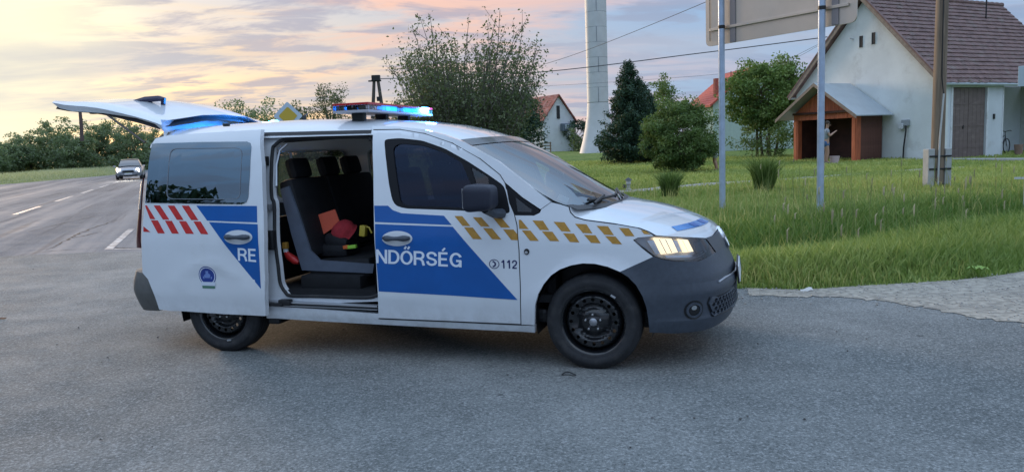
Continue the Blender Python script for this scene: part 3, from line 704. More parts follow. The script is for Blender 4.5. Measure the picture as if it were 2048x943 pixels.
# far side: closed door and quarter in one panel with two windows
far_out = [(-1.515, .33), (-1.515, 1.60), (-2.4, zt - .005), (-3.52, float(np.interp(-3.5, rail_s, rail_z)) - .005), (-3.60, 1.45), (-3.68, 1.0), (-3.7, .5), (-3.66, .40), (-3.22, .33)] + [(-2.85 + .37 * math.cos(a), .32 + .37 * math.sin(a)) for a in np.linspace(0, math.pi, 16)][::-1]
fw1 = [tuple(p) for p in rounded([(-2.42, 1.06), (-1.62, 1.06), (-1.65, 1.50), (-2.40, 1.50)], .06)]; fw2 = [tuple(p) for p in rounded([(-3.45, 1.06), (-2.66, 1.06), (-2.64, 1.50), (-3.36, 1.50)], .06)]
fs_ = sheet('far_side', far_out, [fw1, fw2], chart(0, 1), M_WHITE, van, (.12, .08), .04)
for w_ in (fw1, fw2): sheet('side_window', w_, [], chart(-.01, 1), M_FARG, fs_, (.2, .2), 0)

# ---- sliding door, slid back and standing off the body
OD = .085
SD = [(306, 284), (311, 277), (334, 271), (420, 265), (522, 259), (524, 330), (527, 420), (528.5, 480), (530, 560), (531, 631), (450, 627.5), (385, 623), (318.5, 618.5), (308, 588), (296, 558), (285, 545), (283.5, 500), (285, 451), (289, 410), (298, 330)]
SWG = [(305, 288), (312, 286.5), (402, 284), (494, 283), (501, 286), (503, 293), (500, 350), (497, 394), (493, 404), (484, 408), (400, 407), (291, 405), (296, 350)]
SWH = [(315, 293), (402, 290), (492, 289), (496, 294), (491, 398), (482, 402), (303, 400)]
sd_o = wpx(SD, OD); swg, swh = wpx(SWG, OD), wpx(SWH, OD)
sdoor = sheet('sliding_door', sd_o, [swh], chart(OD), M_WHITE, van, (.09, .05), .045)
sheet('door_window', swg, [], chart(OD + .004), M_TINT, sdoor, (.12, .08), .004)
sheet('window_frit', swg, [swh], chart(OD + .002), mat('frit', (.004, .004, .005), .95, spec=0.), sdoor, (.12, .08), 0)
lp = [tuple(p) for p in rounded([(341, 296), (486, 295), (481, 399), (333, 398)], 14)]
lpi = [tuple(p) for p in rounded([(342.6, 297.4), (484.6, 296.4), (479.6, 397.6), (334.8, 396.6)], 13.5)]
sheet('window_seal_line', wpx(lp, OD), [wpx(lpi, OD)], chart(OD + .0055), mat('seal line', (.16, .18, .21), .5), sdoor, (.2, .1), 0)
decal('blue_band', [(393, 411), (514, 411.5), (514.5, 444.5), (414.5, 440.7)], OD + .0015, M_BLUE, sdoor, OD)
decal('blue_field', [(418, 443.8), (515.5, 448), (518, 500), (522, 577)], OD + .0015, M_BLUE, sdoor, OD)
for q in [[(290, 410.5), (294, 410.5), (311, 438), (300.5, 437.6)], [(307.4, 410.5), (320, 410.5), (339, 439), (326, 438.6)], [(335.4, 410.7), (349, 410.8), (367.5, 439.6), (354, 439.2)], [(363.6, 410.8), (378, 410.9), (397, 440), (382.5, 439.6)],
          [(302, 440), (316, 440.4), (330, 466.4), (316, 466)], [(330, 440.8), (344, 441.2), (358, 466.8), (344, 466.4)], [(358, 441.6), (372.5, 442), (388, 467.3), (372, 466.9)], [(387, 442.2), (401.5, 442.6), (417, 468), (402, 467.5)], [(287, 452), (301, 463.6), (287, 463)]]:
    decal('red_stripe', q, OD + .0015, M_REDF, sdoor, OD)
lettering('RE', wpx([(475.6, 495.4), (513.5, 497.4), (514.5, 523.6), (476.5, 520.5)], OD), OD + .003, M_LETTER, sdoor)
handle(sdoor, 476.6, 474, .122, .052, OD)
es, ez = p2w(415, 551, OD)
def disc(rx, rz, n=24, dx=0, dz_=0): return [(es + dx + rx * math.cos(a), ez + dz_ + rz * math.sin(a)) for a in np.linspace(0, 6.2832, n + 1)[:-1]]
em = sheet('badge', disc(.077, .072), [], chart(OD + .0015), mat('badge blue', (.02, .05, .26), .4), sdoor, (1, 1), 0)
sheet('badge', disc(.070, .065), [disc(.064, .059)], chart(OD + .0025), M_LETTER, sdoor, (1, 1), 0)
M_BADGE2 = mat('badge pale blue', (.16, .25, .55), .4)
for pl in ([(-.004, .036), (.012, .030), (.010, .012), (.028, .0), (.020, -.024), (-.022, -.024), (-.030, -.006), (-.012, .010), (-.014, .028)], [(-.040, -.014), (-.028, -.010), (-.026, -.030), (-.038, -.030)], [(.030, -.012), (.042, -.016), (.038, -.032), (.028, -.030)]):
    sheet('badge', [(es + a, ez + b + .008) for a, b in pl], [], chart(OD + .0025), M_BADGE2, sdoor, (1, 1), 0)
sheet('badge_band', [(es - .060, ez - .074), (es + .066, ez - .074), (es + .066, ez - .046), (es - .060, ez - .046)], [], chart(OD + .003), mat('badge white', (.62, .68, .78), .4), sdoor, (1, 1), 0)
sheet('badge_band', [(es - .052, ez - .094), (es + .060, ez - .094), (es + .060, ez - .074), (es - .052, ez - .074)], [], chart(OD + .003), mat('badge green', (.08, .20, .14), .4), sdoor, (1, 1), 0)

# ---- windscreen, bonnet
def across(N, C, p, n=9):
    half = []
    for k in range(n + 1):
        t = k / n; g = 1 - (1 - t) ** p; half.append(Vector((N.x + (C.x - N.x) * (1 - (1 - t) ** 2), N.y * (1 - t), N.z + (C.z - N.z) * g)))
    return half + [Vector((q.x, -q.y, q.z)) for q in half[-2::-1]]
ws_n = [WR(*p2w(u, v), -.004) for u, v in [(930, 285), (965, 305), (1000, 325), (1030, 348), (1060, 372), (1085, 388), (1110, 402), (1139, 413)]]
ws_c = [Vector((a, 0, b)) for a, b in [(-.775, 1.537), (-.66, 1.478), (-.54, 1.413), (-.43, 1.35), (-.30, 1.275), (-.19, 1.21), (-.08, 1.145), (.075, 1.055)]]
MB().loft([across(a, b, 2.0) for a, b in zip(ws_n, ws_c)]).build('windscreen', M_WSCR, van, True, 0)
fr_rows = []
for a, b in ((ws_n[0], ws_c[0]),):
    r1 = across(a, b, 2.0); r2 = [p + Vector((-.035, 0, .022)) for p in r1]; r3 = [p + Vector((.045, 0, -.022)) for p in r1]
    MB().loft([r2, [p + Vector((0, 0, .004)) for p in r1], [p + Vector((0, 0, .003)) for p in r3]]).build('windscreen_header', M_GLOSSB, van, True)
MB().box((-.74, 0, 1.435), (.07, .24, .06), Matrix.Rotation(R(28), 3, 'Y'), .01).build('mirror_mount', M_BLACK, van, True)
st_ = hity(1113, 398, -.70); MB().prism([st_ + Vector((0, 0, 0)), st_ + Vector((.07, .01, -.03)), st_ + Vector((.075, .06, .0)), st_ + Vector((.01, .05, .03))], (.001, .001, .001)).build('sticker', mat('sticker', (.7, .72, .72), .6), van)
hood_px = [(1139, 413), (1141, 423), (1150, 432.5), (1170, 438.3), (1227, 445.8), (1280, 455.4), (1299, 462.5), (1312, 470)]
hn = [WR(*p2w(u, v)) for u, v in hood_px]
# the bonnet's front edge above lamp and grille
fe = [p2w(u, v) for u, v in [(1330, 471.5), (1365, 473.5), (1412, 475.5), (1424, 471)]]
hc = [Vector((a, 0, b)) for a, b in [(.075, 1.052), (.12, 1.047), (.2, 1.036), (.3, 1.018), (.42, .988), (.54, .951), (.63, .918), (.70, .886)]]
hn2 = [WR(s, z) for s, z in fe]; hc2 = [Vector((a, 0, b)) for a, b in [(.725, .872), (.745, .858), (.758, .846), (.764, .838)]]
rows = [across(a, b, 3.4, 10) for a, b in zip(hn + hn2, hc + hc2)]
MB().loft(rows).build('bonnet', M_WHITE, van, True, 45)
def hoodpt(i, j): return rows[i][j]
# blue mark on the bonnet's nose (mirrored band of the livery)
def on_hood(a, b, off=.003):                                  # a along 0..len-1, b across
    i = int(min(max(a, 0), len(rows) - 1.001)); f = a - i; j = int(min(max(b, 0), len(rows[0]) - 1.001)); g = b - j
    p = rows[i][j].lerp(rows[i][j + 1], g).lerp(rows[i + 1][j].lerp(rows[i + 1][j + 1], g), f); return p + Vector((.2 * off, 0, off))
M_BLUE2 = mat('pale blue film', (.02, .20, .55), .25, coat=.5)
bnb = sheet('bonnet_band', [(6.0, 2.6), (6.9, 2.4), (7.1, 9.9), (6.2, 9.9)], [], lambda a, b, o: on_hood(a, b), M_BLUE2, van, (.25, .5), 0)
for b0, b1 in ((5.2, 6.2), (7.6, 8.8)): sheet('bonnet_letter', [(6.15, b0), (6.85, b0), (6.95, b1), (6.35, b1)], [], lambda a, b, o: on_hood(a, b, .005), M_BLUE, bnb, (.25, .5), 0)
# cowl and wipers
cw = across(ws_n[-1], ws_c[-1], 2.0); MB().loft([[p + Vector((-.03, 0, .012)) for p in cw], [p + Vector((.02, 0, -.006)) for p in cw], [p + Vector((.05, 0, -.02)) for p in cw]]).build('cowl', M_BLACK, van, True)
for y0, y1, lift in ((-.62, .05, .03), (0.0, .62, .03)):
    pts = []
    for t in np.linspace(0, 1, 8):
        y = y0 + (y1 - y0) * t; k = min(range(len(cw)), key=lambda i: abs(cw[i].y - y)); pts.append(cw[k].lerp(cw[k], 0) + Vector((-.045 - .02 * math.sin(t * 3), y - cw[k].y, .035)))
    w_ = MB().tube(pts, .010, 6).build('wiper', M_BLACK, van, True)
    MB().tube([pts[0] + Vector((.05, -.03, -.02)), pts[3] + Vector((.01, 0, .02))], .009, 6).build('wiper_arm', M_BLACK, w_, True)

# ---- front bumper, lamps, grille, plate
arch_f = [(1240, 543), (1256, 553), (1272, 569), (1285, 592), (1293, 615), (1297, 640), (1299, 664)]
head = [(1266.5, 479.5), (1276, 474.7), (1312, 471), (1365, 474), (1412, 477), (1418, 486), (1431, 504), (1397, 522), (1350, 522.5), (1325, 518.5), (1308, 512.5)]
hd = wpx(head)
low = [p2w(1302, 665)]; zlow = low[0][1]
bum = wpx(arch_f) + [(.52, zlow - .012), (.80, zlow - .015), (1.1, .262), (1.25, .268), (SC_, .272), (SC_, fe[-1][1] + .001)] + [(SC_ - .25, fe[-1][1] + .002), fe[-1]] + [hd[4], hd[5], hd[6], hd[7], hd[8], hd[9], hd[10]]
bum_m = bum[:12] + [(2 * SC_ - s, z) for s, z in bum[::-1] if s < SC_ - 1e-4] + bum[13:]
half_r = wpx(arch_f) + [(.52, zlow - .012), (.80, zlow - .015), (1.1, .262), (1.25, .268), (SC_, .272)]
half_t = [(SC_, fe[-1][1] + .001), (SC_ - .25, fe[-1][1] + .002), fe[-1], hd[4], hd[5], hd[6], hd[7], hd[8], hd[9], hd[10]]
mir = lambda L: [(2 * SC_ - s, z) for s, z in L[::-1]]
bum_all = half_r[:-1] + mir(half_r[:-1]) + mir(half_t) + half_t[1:]
bumper = sheet('front_bumper', bum_all, [], chart(.002), M_PLASTIC, van, (.05, .03), .03)
M_LENS = glass('lamp lens', (.80, .83, .86), .10)
M_LAMPIN = mat('lamp housing', (.52, .56, .62), .35, metal=.3)
M_LAMPIN2 = mat('lamp bezel', (.12, .14, .18), .25, metal=.4)
M_LAMPON = mat('lamp lit', (.9, .8, .6), .3, emit=(1, .76, .46), est=1.35)
M_LAMPR = mat('lamp reflector', (.7, .7, .72), .15, metal=1)
for side in (-1, 1):
    h_ = sheet('headlight', hd, [], chart(-.055, side), M_LAMPIN, van, (.06, .03), 0)
    sheet('lamp_lens', hd, [], chart(.001, side), M_LENS, h_, (.06, .03), 0)
    sheet('lamp_rim', hd, [[(hd[0][0] + (s - hd[0][0]) * .975 + .006, z + (.85 - z) * .05) for s, z in hd]], chart(.002, side), M_GLOSSB, h_, (.2, .1), .06)
    for px_, m_, of in (([(1306, 476), (1345, 478), (1358, 505), (1323, 509)], M_LAMPON, -.018), ([(1358, 478.5), (1379, 480), (1391, 503), (1370, 505)], M_LAMPON, -.018), ([(1390, 482), (1410, 483), (1422, 502), (1402, 505)], M_LAMPIN2, -.03), ([(1294, 482), (1308, 480.5), (1322, 508), (1312, 509)], M_LAMPR, -.02), ([(1343, 481), (1360, 482), (1370, 503), (1355, 505)], M_LAMPR, -.026), ([(1330, 511), (1400, 508), (1412, 500), (1416, 504), (1398, 514), (1335, 516)], M_LAMPR, -.02)):
        sheet('lamp_unit', wpx(px_), [], chart(of, side), m_, h_, (.05, .03), .02)
    for q in ([(1318, 478.5), (1320, 478.6), (1335, 507), (1333, 507)], [(1331, 479), (1333, 479), (1346, 505.5), (1344, 505.6)], [(1367, 481), (1368, 481), (1379.5, 503), (1378.5, 503)]):
        sheet('lamp_rib', wpx(q), [], chart(-.0165, side), M_LAMPIN, h_, (.1, .1), 0)
    s0, z0 = p2w(1387.5, 619); el = lambda k: [(s0 + k * .058 * math.cos(a), z0 + k * .050 * math.sin(a)) for a in np.linspace(0, 6.2832, 25)[:-1]]
    fg_ = sheet('fog_lamp', el(1.25), [], chart(.004, side), M_BLACK, van, (.04, .04), 0)
    sheet('fog_ring', el(1.0), [el(.72)], chart(.012, side), M_PLASTIC, fg_, (.2, .2), .012)
    sheet('fog_lens', el(.66), [], chart(.009, side), M_GLOSSB, fg_, (.04, .04), 0)
    sheet('fog_bulb', [(s0 - .004 + .02 * math.cos(a), z0 + .016 + .015 * math.sin(a)) for a in np.linspace(0, 6.2832, 13)[:-1]], [], chart(.012, side), M_CHROME, fg_, (1, 1), 0)
# honeycomb lower grille, from corner to corner
sg0 = p2w(1413, 600)[0]; zg0, zg1 = .335, .475
gout = [(sg0, .43), (sg0 + .02, zg1 - .004), (SC_ - .2, zg1), (SC_ + .2, zg1), (2 * SC_ - sg0 - .02, zg1 - .004), (2 * SC_ - sg0, .43), (2 * SC_ - sg0 - .05, zg0), (SC_, zg0 - .015), (sg0 + .05, zg0)]
lg = sheet('lower_grille', gout, [], chart(.004), M_BLACK, van, (.06, .05), 0)
cells = []
yz = zg0 + .022; rr_ = 0
while yz < zg1 - .014:
    xx_ = sg0 + .06 + (.026 if rr_ % 2 else 0)
    while xx_ < 2 * SC_ - sg0 - .05:
        cells.append([(xx_ + .021 * math.cos(a), yz + .0125 * math.sin(a)) for a in np.linspace(0, 6.2832, 7)[:-1]]); xx_ += .052
    yz += .028; rr_ += 1
gin = [(s + (SC_ - s) * .02, z + (.405 - z) * .04) for s, z in gout]
sheet('grille_mesh', gin, cells, chart(.013), M_PLASTIC, lg, (.4, .4), .01)
sl_ = p2w(1436, 557); sr_ = p2w(1466, 537)
sheet('upper_slot', [(sl_[0], sl_[1] - .01), (sr_[0], sr_[1] - .012), (2 * SC_ - sr_[0], sr_[1] - .012), (2 * SC_ - sl_[0], sl_[1] - .01), (2 * SC_ - sr_[0], sr_[1] + .014), (sr_[0], sr_[1] + .014)], [], chart(.005), M_BLACK, van, (.05, .05), 0)
MB().tube([WR(s, z, .008) for s, z in [(sl_[0] - .02, sl_[1] - .016), (sl_[0] + .1, sl_[1] - .006), (sr_[0], sr_[1] - .016), (SC_, sr_[1] - .016), (2 * SC_ - sr_[0], sr_[1] - .016), (2 * SC_ - sl_[0] + .02, sl_[1] - .016)]], .007, 6).build('slot_trim', M_SILVER, van, True)
# grille strip between the lamps with the round emblem
zg = fe[-1][1]
gs = sheet('grille_strip', [hd[6], (SC_ - .30, .735), (SC_ + .30, .735), (2 * SC_ - hd[6][0], hd[6][1]), (2 * SC_ - hd[4][0], hd[4][1] - .004), (SC_ + .2, zg - .006), (SC_ - .2, zg - .006), (hd[4][0], hd[4][1] - .004)], [], chart(.006), mat('grille plastic', (.05, .055, .065), .4), van, (.06, .05), 0)
ec = (SC_ - .0, .775); cir = lambda r_, n=32: [(ec[0] + r_ * math.cos(a), ec[1] + r_ * math.sin(a)) for a in np.linspace(0, 6.2832, n + 1)[:-1]]
em = sheet('emblem', cir(.078), [cir(.066)], chart(.022), M_CHROME, van, (.05, .05), .02)
sheet('emblem_face', cir(.067), [], chart(.012), M_GLOSSB, em, (.05, .05), 0)
for bar in ([(-.045, .05), (-.030, .055), (-.012, .008), (-.022, -.002)], [(.045, .05), (.030, .055), (.012, .008), (.022, -.002)], [(-.058, .014), (-.046, .028), (-.020, -.05), (-.030, -.056)], [(.058, .014), (.046, .028), (.020, -.05), (.030, -.056)], [(-.024, -.05), (-.014, -.056), (.004, -.012), (-.004, -.008)], [(.024, -.05), (.014, -.056), (-.004, -.012), (.004, -.008)]):
    sheet('emblem_bar', [(ec[0] + a, ec[1] + b) for a, b in bar], [], chart(.020), M_CHROME, em, (1, 1), .008)
pl_ = MB(); pl_.box((.912, 0, .545), (.012, .50, .11), Matrix.Rotation(R(-6), 3, 'Y'), .003); plate = pl_.build('number_plate', mat('plate white', (.72, .74, .76), .4), van)
MB().box((.905, 0, .545), (.012, .53, .13), Matrix.Rotation(R(-6), 3, 'Y'), .003).build('plate_holder', M_BLACK, plate)
MB().box((.9175, .225, .545), (.004, .04, .10), Matrix.Rotation(R(-6), 3, 'Y')).build('plate_band', mat('plate blue', (.01, .05, .35), .4), plate)

# ---- wheels
M_WHEELB = mat('black steel wheel', (.010, .011, .013), .22, coat=.25)
def wheel(xc, side):
    y0 = side * .885; k = -side
    Mx = Matrix(((1, 0, 0, xc), (0, 0, k, y0), (0, 1, 0, .318), (0, 0, 0, 1)))
    def dep(r_): return float(np.interp(r_, [0, .028, .035, .062, .075, .095, .112, .128, .168, .180, .192], [.022, .022, .030, .030, .036, .058, .060, .032, .028, .045, .075]))
    circ = lambda r_, n=48, cx=0, cz_=0: [(cx + r_ * math.cos(a), cz_ + r_ * math.sin(a)) for a in np.linspace(0, 2 * math.pi, n + 1)[:-1]]
    holes = [circ(.0125, 10, .148 * math.cos(a), .148 * math.sin(a)) for a in np.linspace(0, 2 * math.pi, 17)[:-1]]
    fnc = lambda a, b, o: Mx @ Vector((a, b, dep(math.hypot(a, b)) - o))
    w_ = sheet('wheel', circ(.192), holes, fnc, M_WHEELB, van, (.02, .02), .004)
    MB().lathe([(.192, .075), (.200, .035), (.206, .016), (.219, .008), (.222, .012)], 48, Mx).build('rim_lip', M_GLOSSB, w_, True, 60)
    MB().lathe([(.19, .08), (.19, .19)], 32, Mx).build('barrel', M_BLACK, w_, True)
    prof = [(.212, .022), (.217, .008), (.226, .001), (.236, .003), (.240, .000), (.262, -.006), (.285, -.003), (.287, .001), (.303, .010), (.313, .024), (.318, .045), (.3185, .10), (.318, .16), (.312, .183), (.29, .20), (.22, .195)]
    MB().lathe(prof, 72, Mx).build('tyre', M_TYRE, w_, True, 0)
    mbt = MB()
    for rr2 in (.055, .085, .12, .15): mbt.lathe([(.3195, rr2 - .004), (.3195, rr2 + .004)], 72, Mx)
    mbt.build('tread_groove', M_BLACK, w_)
    MB().lathe([(.001, .013), (.018, .014), (.026, .020), (.027, .026)], 20, Mx).build('hub_cap', mat('hub', (.35, .36, .38), .35, metal=.7), w_, True)
    for a in np.linspace(0, 2 * math.pi, 6)[:-1]:
        MB().lathe([(.001, .010), (.007, .011), (.0095, .018), (.010, .032)], 10, Mx @ Matrix.Translation((.052 * math.cos(a + .35), .052 * math.sin(a + .35), 0))).build('wheel_bolt', M_CHROME, w_, True)
    a = R(52) if xc > -1 else R(-78)
    MB().box(Mx @ Vector((.225 * math.cos(a), .225 * math.sin(a), -.001)), (.035, .01, .013), Matrix.Rotation(R(32) if xc > -1 else R(-8), 3, 'Y') , .002).build('balance_weight', M_SILVER, w_)
    return w_
for xc in (0., -2.85):
    for side in (-1, 1): wheel(xc, side)
# wheel housings and underside
for xc in (0., -2.85):
    for side in (-1, 1):
        rws = []
        for a in np.linspace(-.25, math.pi + .25, 20): rws.append([Vector((xc + .39 * math.cos(a), side * yv, max(.32 + .39 * math.sin(a), .2))) for yv in (.86, .55)])
        MB().loft(rws).build('wheel_housing', M_BLACK, van, True)
        MB().loft([[Vector((xc + .39 * math.cos(a), side * .56, max(.32 + .39 * math.sin(a), .2))), Vector((xc, side * .55, .3))] for a in np.linspace(-.25, math.pi + .25, 12)]).build('wheel_housing', M_BLACK, van)
mb = MB(); mb.box((-1.43, 0, .33), (2.2, 1.55, .10), bev=.03); mb.box((-1.4, 0, .25), (5.0 - 1.2, .9, .12), bev=.02); mb.box((.45, 0, .30), (.55, 1.2, .08), bev=.02); mb.box((-3.4, 0, .36), (.4, 1.3, .1), bev=.02); mb.box((-2.85, 0, .32), (.10, 1.5, .10), bev=.03)
mb.build('underbody', M_BLACK, van)
MB().box((-2.42, -.78, .285), (.10, .16, .12), bev=.02).build('mud_flap', M_BLACK, van)

# ---- dark shut lines between the panels
def shut(name, px, parent, w=.0055, off=.0012, src=0.):
    pts = wpx(px, src); L_, R_ = ribbon(pts, w); MB().loft([[WR(p.x, p.y, src + off) for p in sd_] for sd_ in (L_, R_)]).build(name, M_BLACK, parent)
shut('shut_line', [(1029, 429), (1034, 450), (1038, 500), (1041, 580), (1042, 648)], fd)
shut('shut_line', [(747, 259.5), (800, 258.5), (850, 267), (905, 286), (960, 317), (1000, 349), (1010, 365), (1013, 378)], fd)
shut('shut_line', [(1042, 649), (900, 642.5), (757, 636.5)], fd)
shut('shut_line', [(1138.5, 413), (1141, 424), (1150, 433.5), (1170, 439.3), (1227, 446.8), (1280, 456.3), (1298, 463.2), (1311, 471)], fenr, .007)
shut('shut_line', [(1082, 418), (1102, 404)], fenr, .003)

# ---- mirrors
M_MIRROR = mat('mirror housing', (.022, .026, .042), .5, spec=.3)
for side in (-1, 1):
    c = hity(962, 395, -1.07); c.y *= -side
    bm = bmesh.new(); bmesh.ops.create_cube(bm, size=1); bmesh.ops.scale(bm, vec=(.185, .255, .180), verts=bm.verts)
    for v in bm.verts:
        if v.co.x > 0: v.co.y *= .8; v.co.z = v.co.z * .86
    bmesh.ops.bevel(bm, geom=bm.edges[:], offset=.045, segments=4, affect='EDGES', profile=.55)
    bmesh.ops.translate(bm, vec=c, verts=bm.verts); mb = MB(); mb.bm(bm); mi = mb.build('door_mirror', M_MIRROR, van, True, 60)
    MB().box(c + Vector((-.094, 0, 0)), (.006, .18, .125), bev=.002).build('mirror_glass', M_CHROME, mi)
    MB().tube([c + Vector((.02, side * -.02, -.075)), c + Vector((.05, side * -.09, -.11)), c + Vector((.085, side * -.17, -.12))], [.032, .030, .034], 8).build('mirror_foot', M_PLASTIC, mi, True)

# ---- rear end: bumper, lamps, open tailgate
M_BUMPR = mat('dusty grey bumper', (.105, .105, .10), .5, var=.12, scale=12)
rb = [(-3.74, .30), (-3.42, .31), (-3.30, .36), (-3.34, .50), (-3.42, .60), (-3.66, .62), (-3.95, .62), (-3.95, .30)]
for side in (-1, 1):
    b_ = sheet('rear_bumper', rb, [], lambda s_, z_, o, side=side: WR(s_, z_, .015 + .04 * math.sin(math.pi * min(max((z_ - .28) / .36, 0), 1)) + o, side), M_BUMPR, van, (.03, .03), .05)
    tl = sheet('tail_light', [(-3.56, .80), (-3.70, .80), (-3.69, 1.30), (-3.585, 1.34)], [], chart(.006, side), mat('tail lamp red', (.07, .010, .012), .3), van, (.03, .06), .01)
    sheet('lamp_cover', [(-3.575, 1.10), (-3.70, 1.10), (-3.69, 1.29), (-3.59, 1.33)], [], chart(.010, side), M_SILVER, tl, (.03, .06), .004)
MB().box((-3.655, 0, .47), (.07, 1.25, .26), bev=.03).build('rear_bumper', M_PLASTIC, van, True)
# tailgate: loft of lines read off the raised gate; flange, crease, shoulder, crown
gl_ = [(329, 263), (323, 250), (310, 248), (273, 237), (209, 227), (144, 222), (119, 216), (108, 208)]
GX = np.linspace(0, 1, 11)
fl = [hity(u, v, -.74) for u, v in [(326, 262), (310, 248), (290, 242), (273, 236.5), (240, 231), (209, 226.5), (177, 224.5), (144, 222.5), (130, 219), (119, 216.5), (110, 209)]]
cr_ = [hity(u, v, -.755) for u, v in [(330, 256), (313, 246), (291, 239), (270, 233), (243, 226.5), (213, 219.5), (195, 216), (172, 213), (150, 211.5), (128, 209.5), (104, 205)]]
sh_ = [hity(u, v, -.60) for u, v in [(352, 250), (338, 240), (318, 232), (298, 225), (272, 217), (246, 210), (226, 206.5), (200, 204), (176, 203), (152, 203.5), (124, 204)]]
tp_ = [hity(u, v, -.30) for u, v in [(425, 240), (405, 230), (385, 222.5), (365, 215.5), (338, 208), (310, 202.5), (286, 199.5), (258, 198), (232, 197.5), (206, 198.5), (176, 200)]]
rws = []
for k in range(11):
    hp = [fl[k], cr_[k], (cr_[k] * .45 + sh_[k] * .55) + Vector((0, -.03, .012)), sh_[k], tp_[k], Vector((tp_[k].x - .015, 0, tp_[k].z + .012))]
    rws.append(hp + [Vector((p.x, -p.y, p.z)) for p in hp[-2::-1]])
crease = [hity(u, v, y) for u, v, y in [(327, 262, -.74), (322, 250, -.755), (324, 246.5, -.69), (331, 243.3, -.60), (368, 238, -.30), (404, 236.2, 0.), (438, 237.6, .30), (470, 241.5, .60), (479, 244, .69), (487, 246.5, .755), (490, 248, .74)]]
rws[0] = crease
foot = [Vector((p.x + .015, p.y, min(p.z - .004, 1.64 if abs(p.y) > .65 else 1.69))) for p in crease]
mid_ = [(a_ + b_) / 2 + Vector((.012, 0, 0)) for a_, b_ in zip(crease, foot)]
tg = MB().loft(rws).build('tailgate', M_WHITE, van, True, 40)
MB().loft([crease, mid_, foot]).build('gate_spoiler', M_WHITE, tg, True)
MB().loft([[Vector((p.x, p.y * .96, p.z - (.004 if j in (0, len(r_) - 1) else .05))) for j, p in enumerate(r_)] for r_ in rws[1:]]).build('gate_lining', M_LINER, tg, True)
bp_ = hity(453, 250, -.68); MB().box(bp_, (.05, .03, .022), bev=.008).build('gate_hinge', M_BLACK, tg, True)
# rear wiper standing up from the glass, strut, strap
wz = [hity(u, v, -.35) for u, v in [(228, 208.5), (262, 206), (292, 199), (318, 197), (327, 198.5), (326, 212), (322, 213), (290, 210), (262, 207)]]
wi = MB().tube(wz[:6], [.012, .018, .026, .026, .024, .018], 6).build('rear_wiper', mat('wiper navy', (.015, .015, .05), .4), tg, True); MB().tube(wz[5:], [.012, .010, .008, .007], 6).build('wiper_blade', M_BLACK, wi, True)
MB().tube([hity(210, 226, -.72), hity(290, 285, -.72)], .009, 6).build('gas_strut', mat('strut', (.10, .09, .08), .4), tg, True)
st0 = hity(160, 222, -.3); MB().loft([[st0 + Vector((-.018, 0, 0)), st0 + Vector((.018, 0, 0))], [st0 + Vector((-.022, 0, -.12)), st0 + Vector((.02, 0, -.12))], [st0 + Vector((-.032, 0, -.26)), st0 + Vector((.012, 0, -.26))]]).build('pull_strap', mat('strap', (.13, .09, .08), .8), tg)
MB().box(hity(188, 222, -.6), (.06, .05, .05), bev=.01).build('gate_latch', M_BLACK, tg, True)

# ---- roof bar, rear beacon, aerial
M_CLEAR = glass('clear dome', (.86, .86, .90), .16); M_BLUEON = mat('blue lamp lit', (.02, .2, .9), .2, emit=(.01, .22, 1.0), est=5.); M_BLUEHOT = mat('blue lamp core', (.3, .8, 1), .2, emit=(.10, .62, 1.0), est=6.)
M_REDL = mat('red dome', (.42, .015, .02), .2, coat=.4)
bx0, bx1, bz0, bz1 = -1.955, -1.665, 1.768, 1.836
lbar = MB().box(((bx0 + bx1) / 2, 0, bz0 + .008), (bx1 - bx0, 1.22, .018), bev=.004).build('light_bar', mat('bar base', (.42, .42, .46), .4), van)
MB().box(((bx0 + bx1) / 2, 0, bz1 - .007), (bx1 - bx0 + .004, 1.222, .018), bev=.005).build('bar_top', M_REDL, lbar)
for y0, y1 in ((-.61, -.31), (-.30, 0.), (.005, .30), (.31, .61)):
    MB().box(((bx0 + bx1) / 2, (y0 + y1) / 2, (bz0 + bz1) / 2 + .002), (bx1 - bx0 - .004, y1 - y0, bz1 - bz0 - .03), bev=.004).build('bar_lens', M_CLEAR, lbar)
for i, y in enumerate(np.linspace(-.52, .52, 9)):
    MB().box((bx1 - .03, y, (bz0 + bz1) / 2 + .001), (.03, .095, .030), bev=.004).build('bar_module', M_BLUEHOT if i >= 7 else (M_BLUEON if i in (2, 3, 5, 6) else M_LAMPR), lbar)
for k, m_ in ((0, M_LAMPR), (1, M_BLACK), (2, M_LAMPR)): MB().box((bx0 + .05 + k * .09, -.57, (bz0 + bz1) / 2), (.07, .04, .030), bev=.004).build('bar_module', m_, lbar)
for y in (-.5, -.12, .3): MB().box((-1.80, y, 1.725), (.10, .05, .09), bev=.01).build('bar_foot', M_BLACK, lbar)
bl = bpy.data.lights.new('blue lamp', 'POINT'); blo = bpy.data.objects.new('bar_light', bl); COL.objects.link(blo); blo.parent = lbar; blo.location = (bx1 + .03, .53, 1.83); bl.color = (.05, .25, 1); bl.energy = 18; bl.shadow_soft_size = .05
rb_ = hity(549, 243, .25)
rb_.z -= .012
bc = MB().lathe([(.045, -.03), (.045, .0), (.038, .018), (.02, .026), (.001, .028)], 20, Matrix.Translation(rb_)).build('rear_beacon', M_BLUEHOT, van, True)
b2 = bpy.data.lights.new('rear blue lamp', 'POINT'); b2o = bpy.data.objects.new('beacon_light', b2); COL.objects.link(b2o); b2o.parent = bc; b2o.location = rb_ + Vector((-.07, 0, .04)); b2.color = (.02, .26, 1); b2.energy = 40; b2.shadow_soft_size = .05
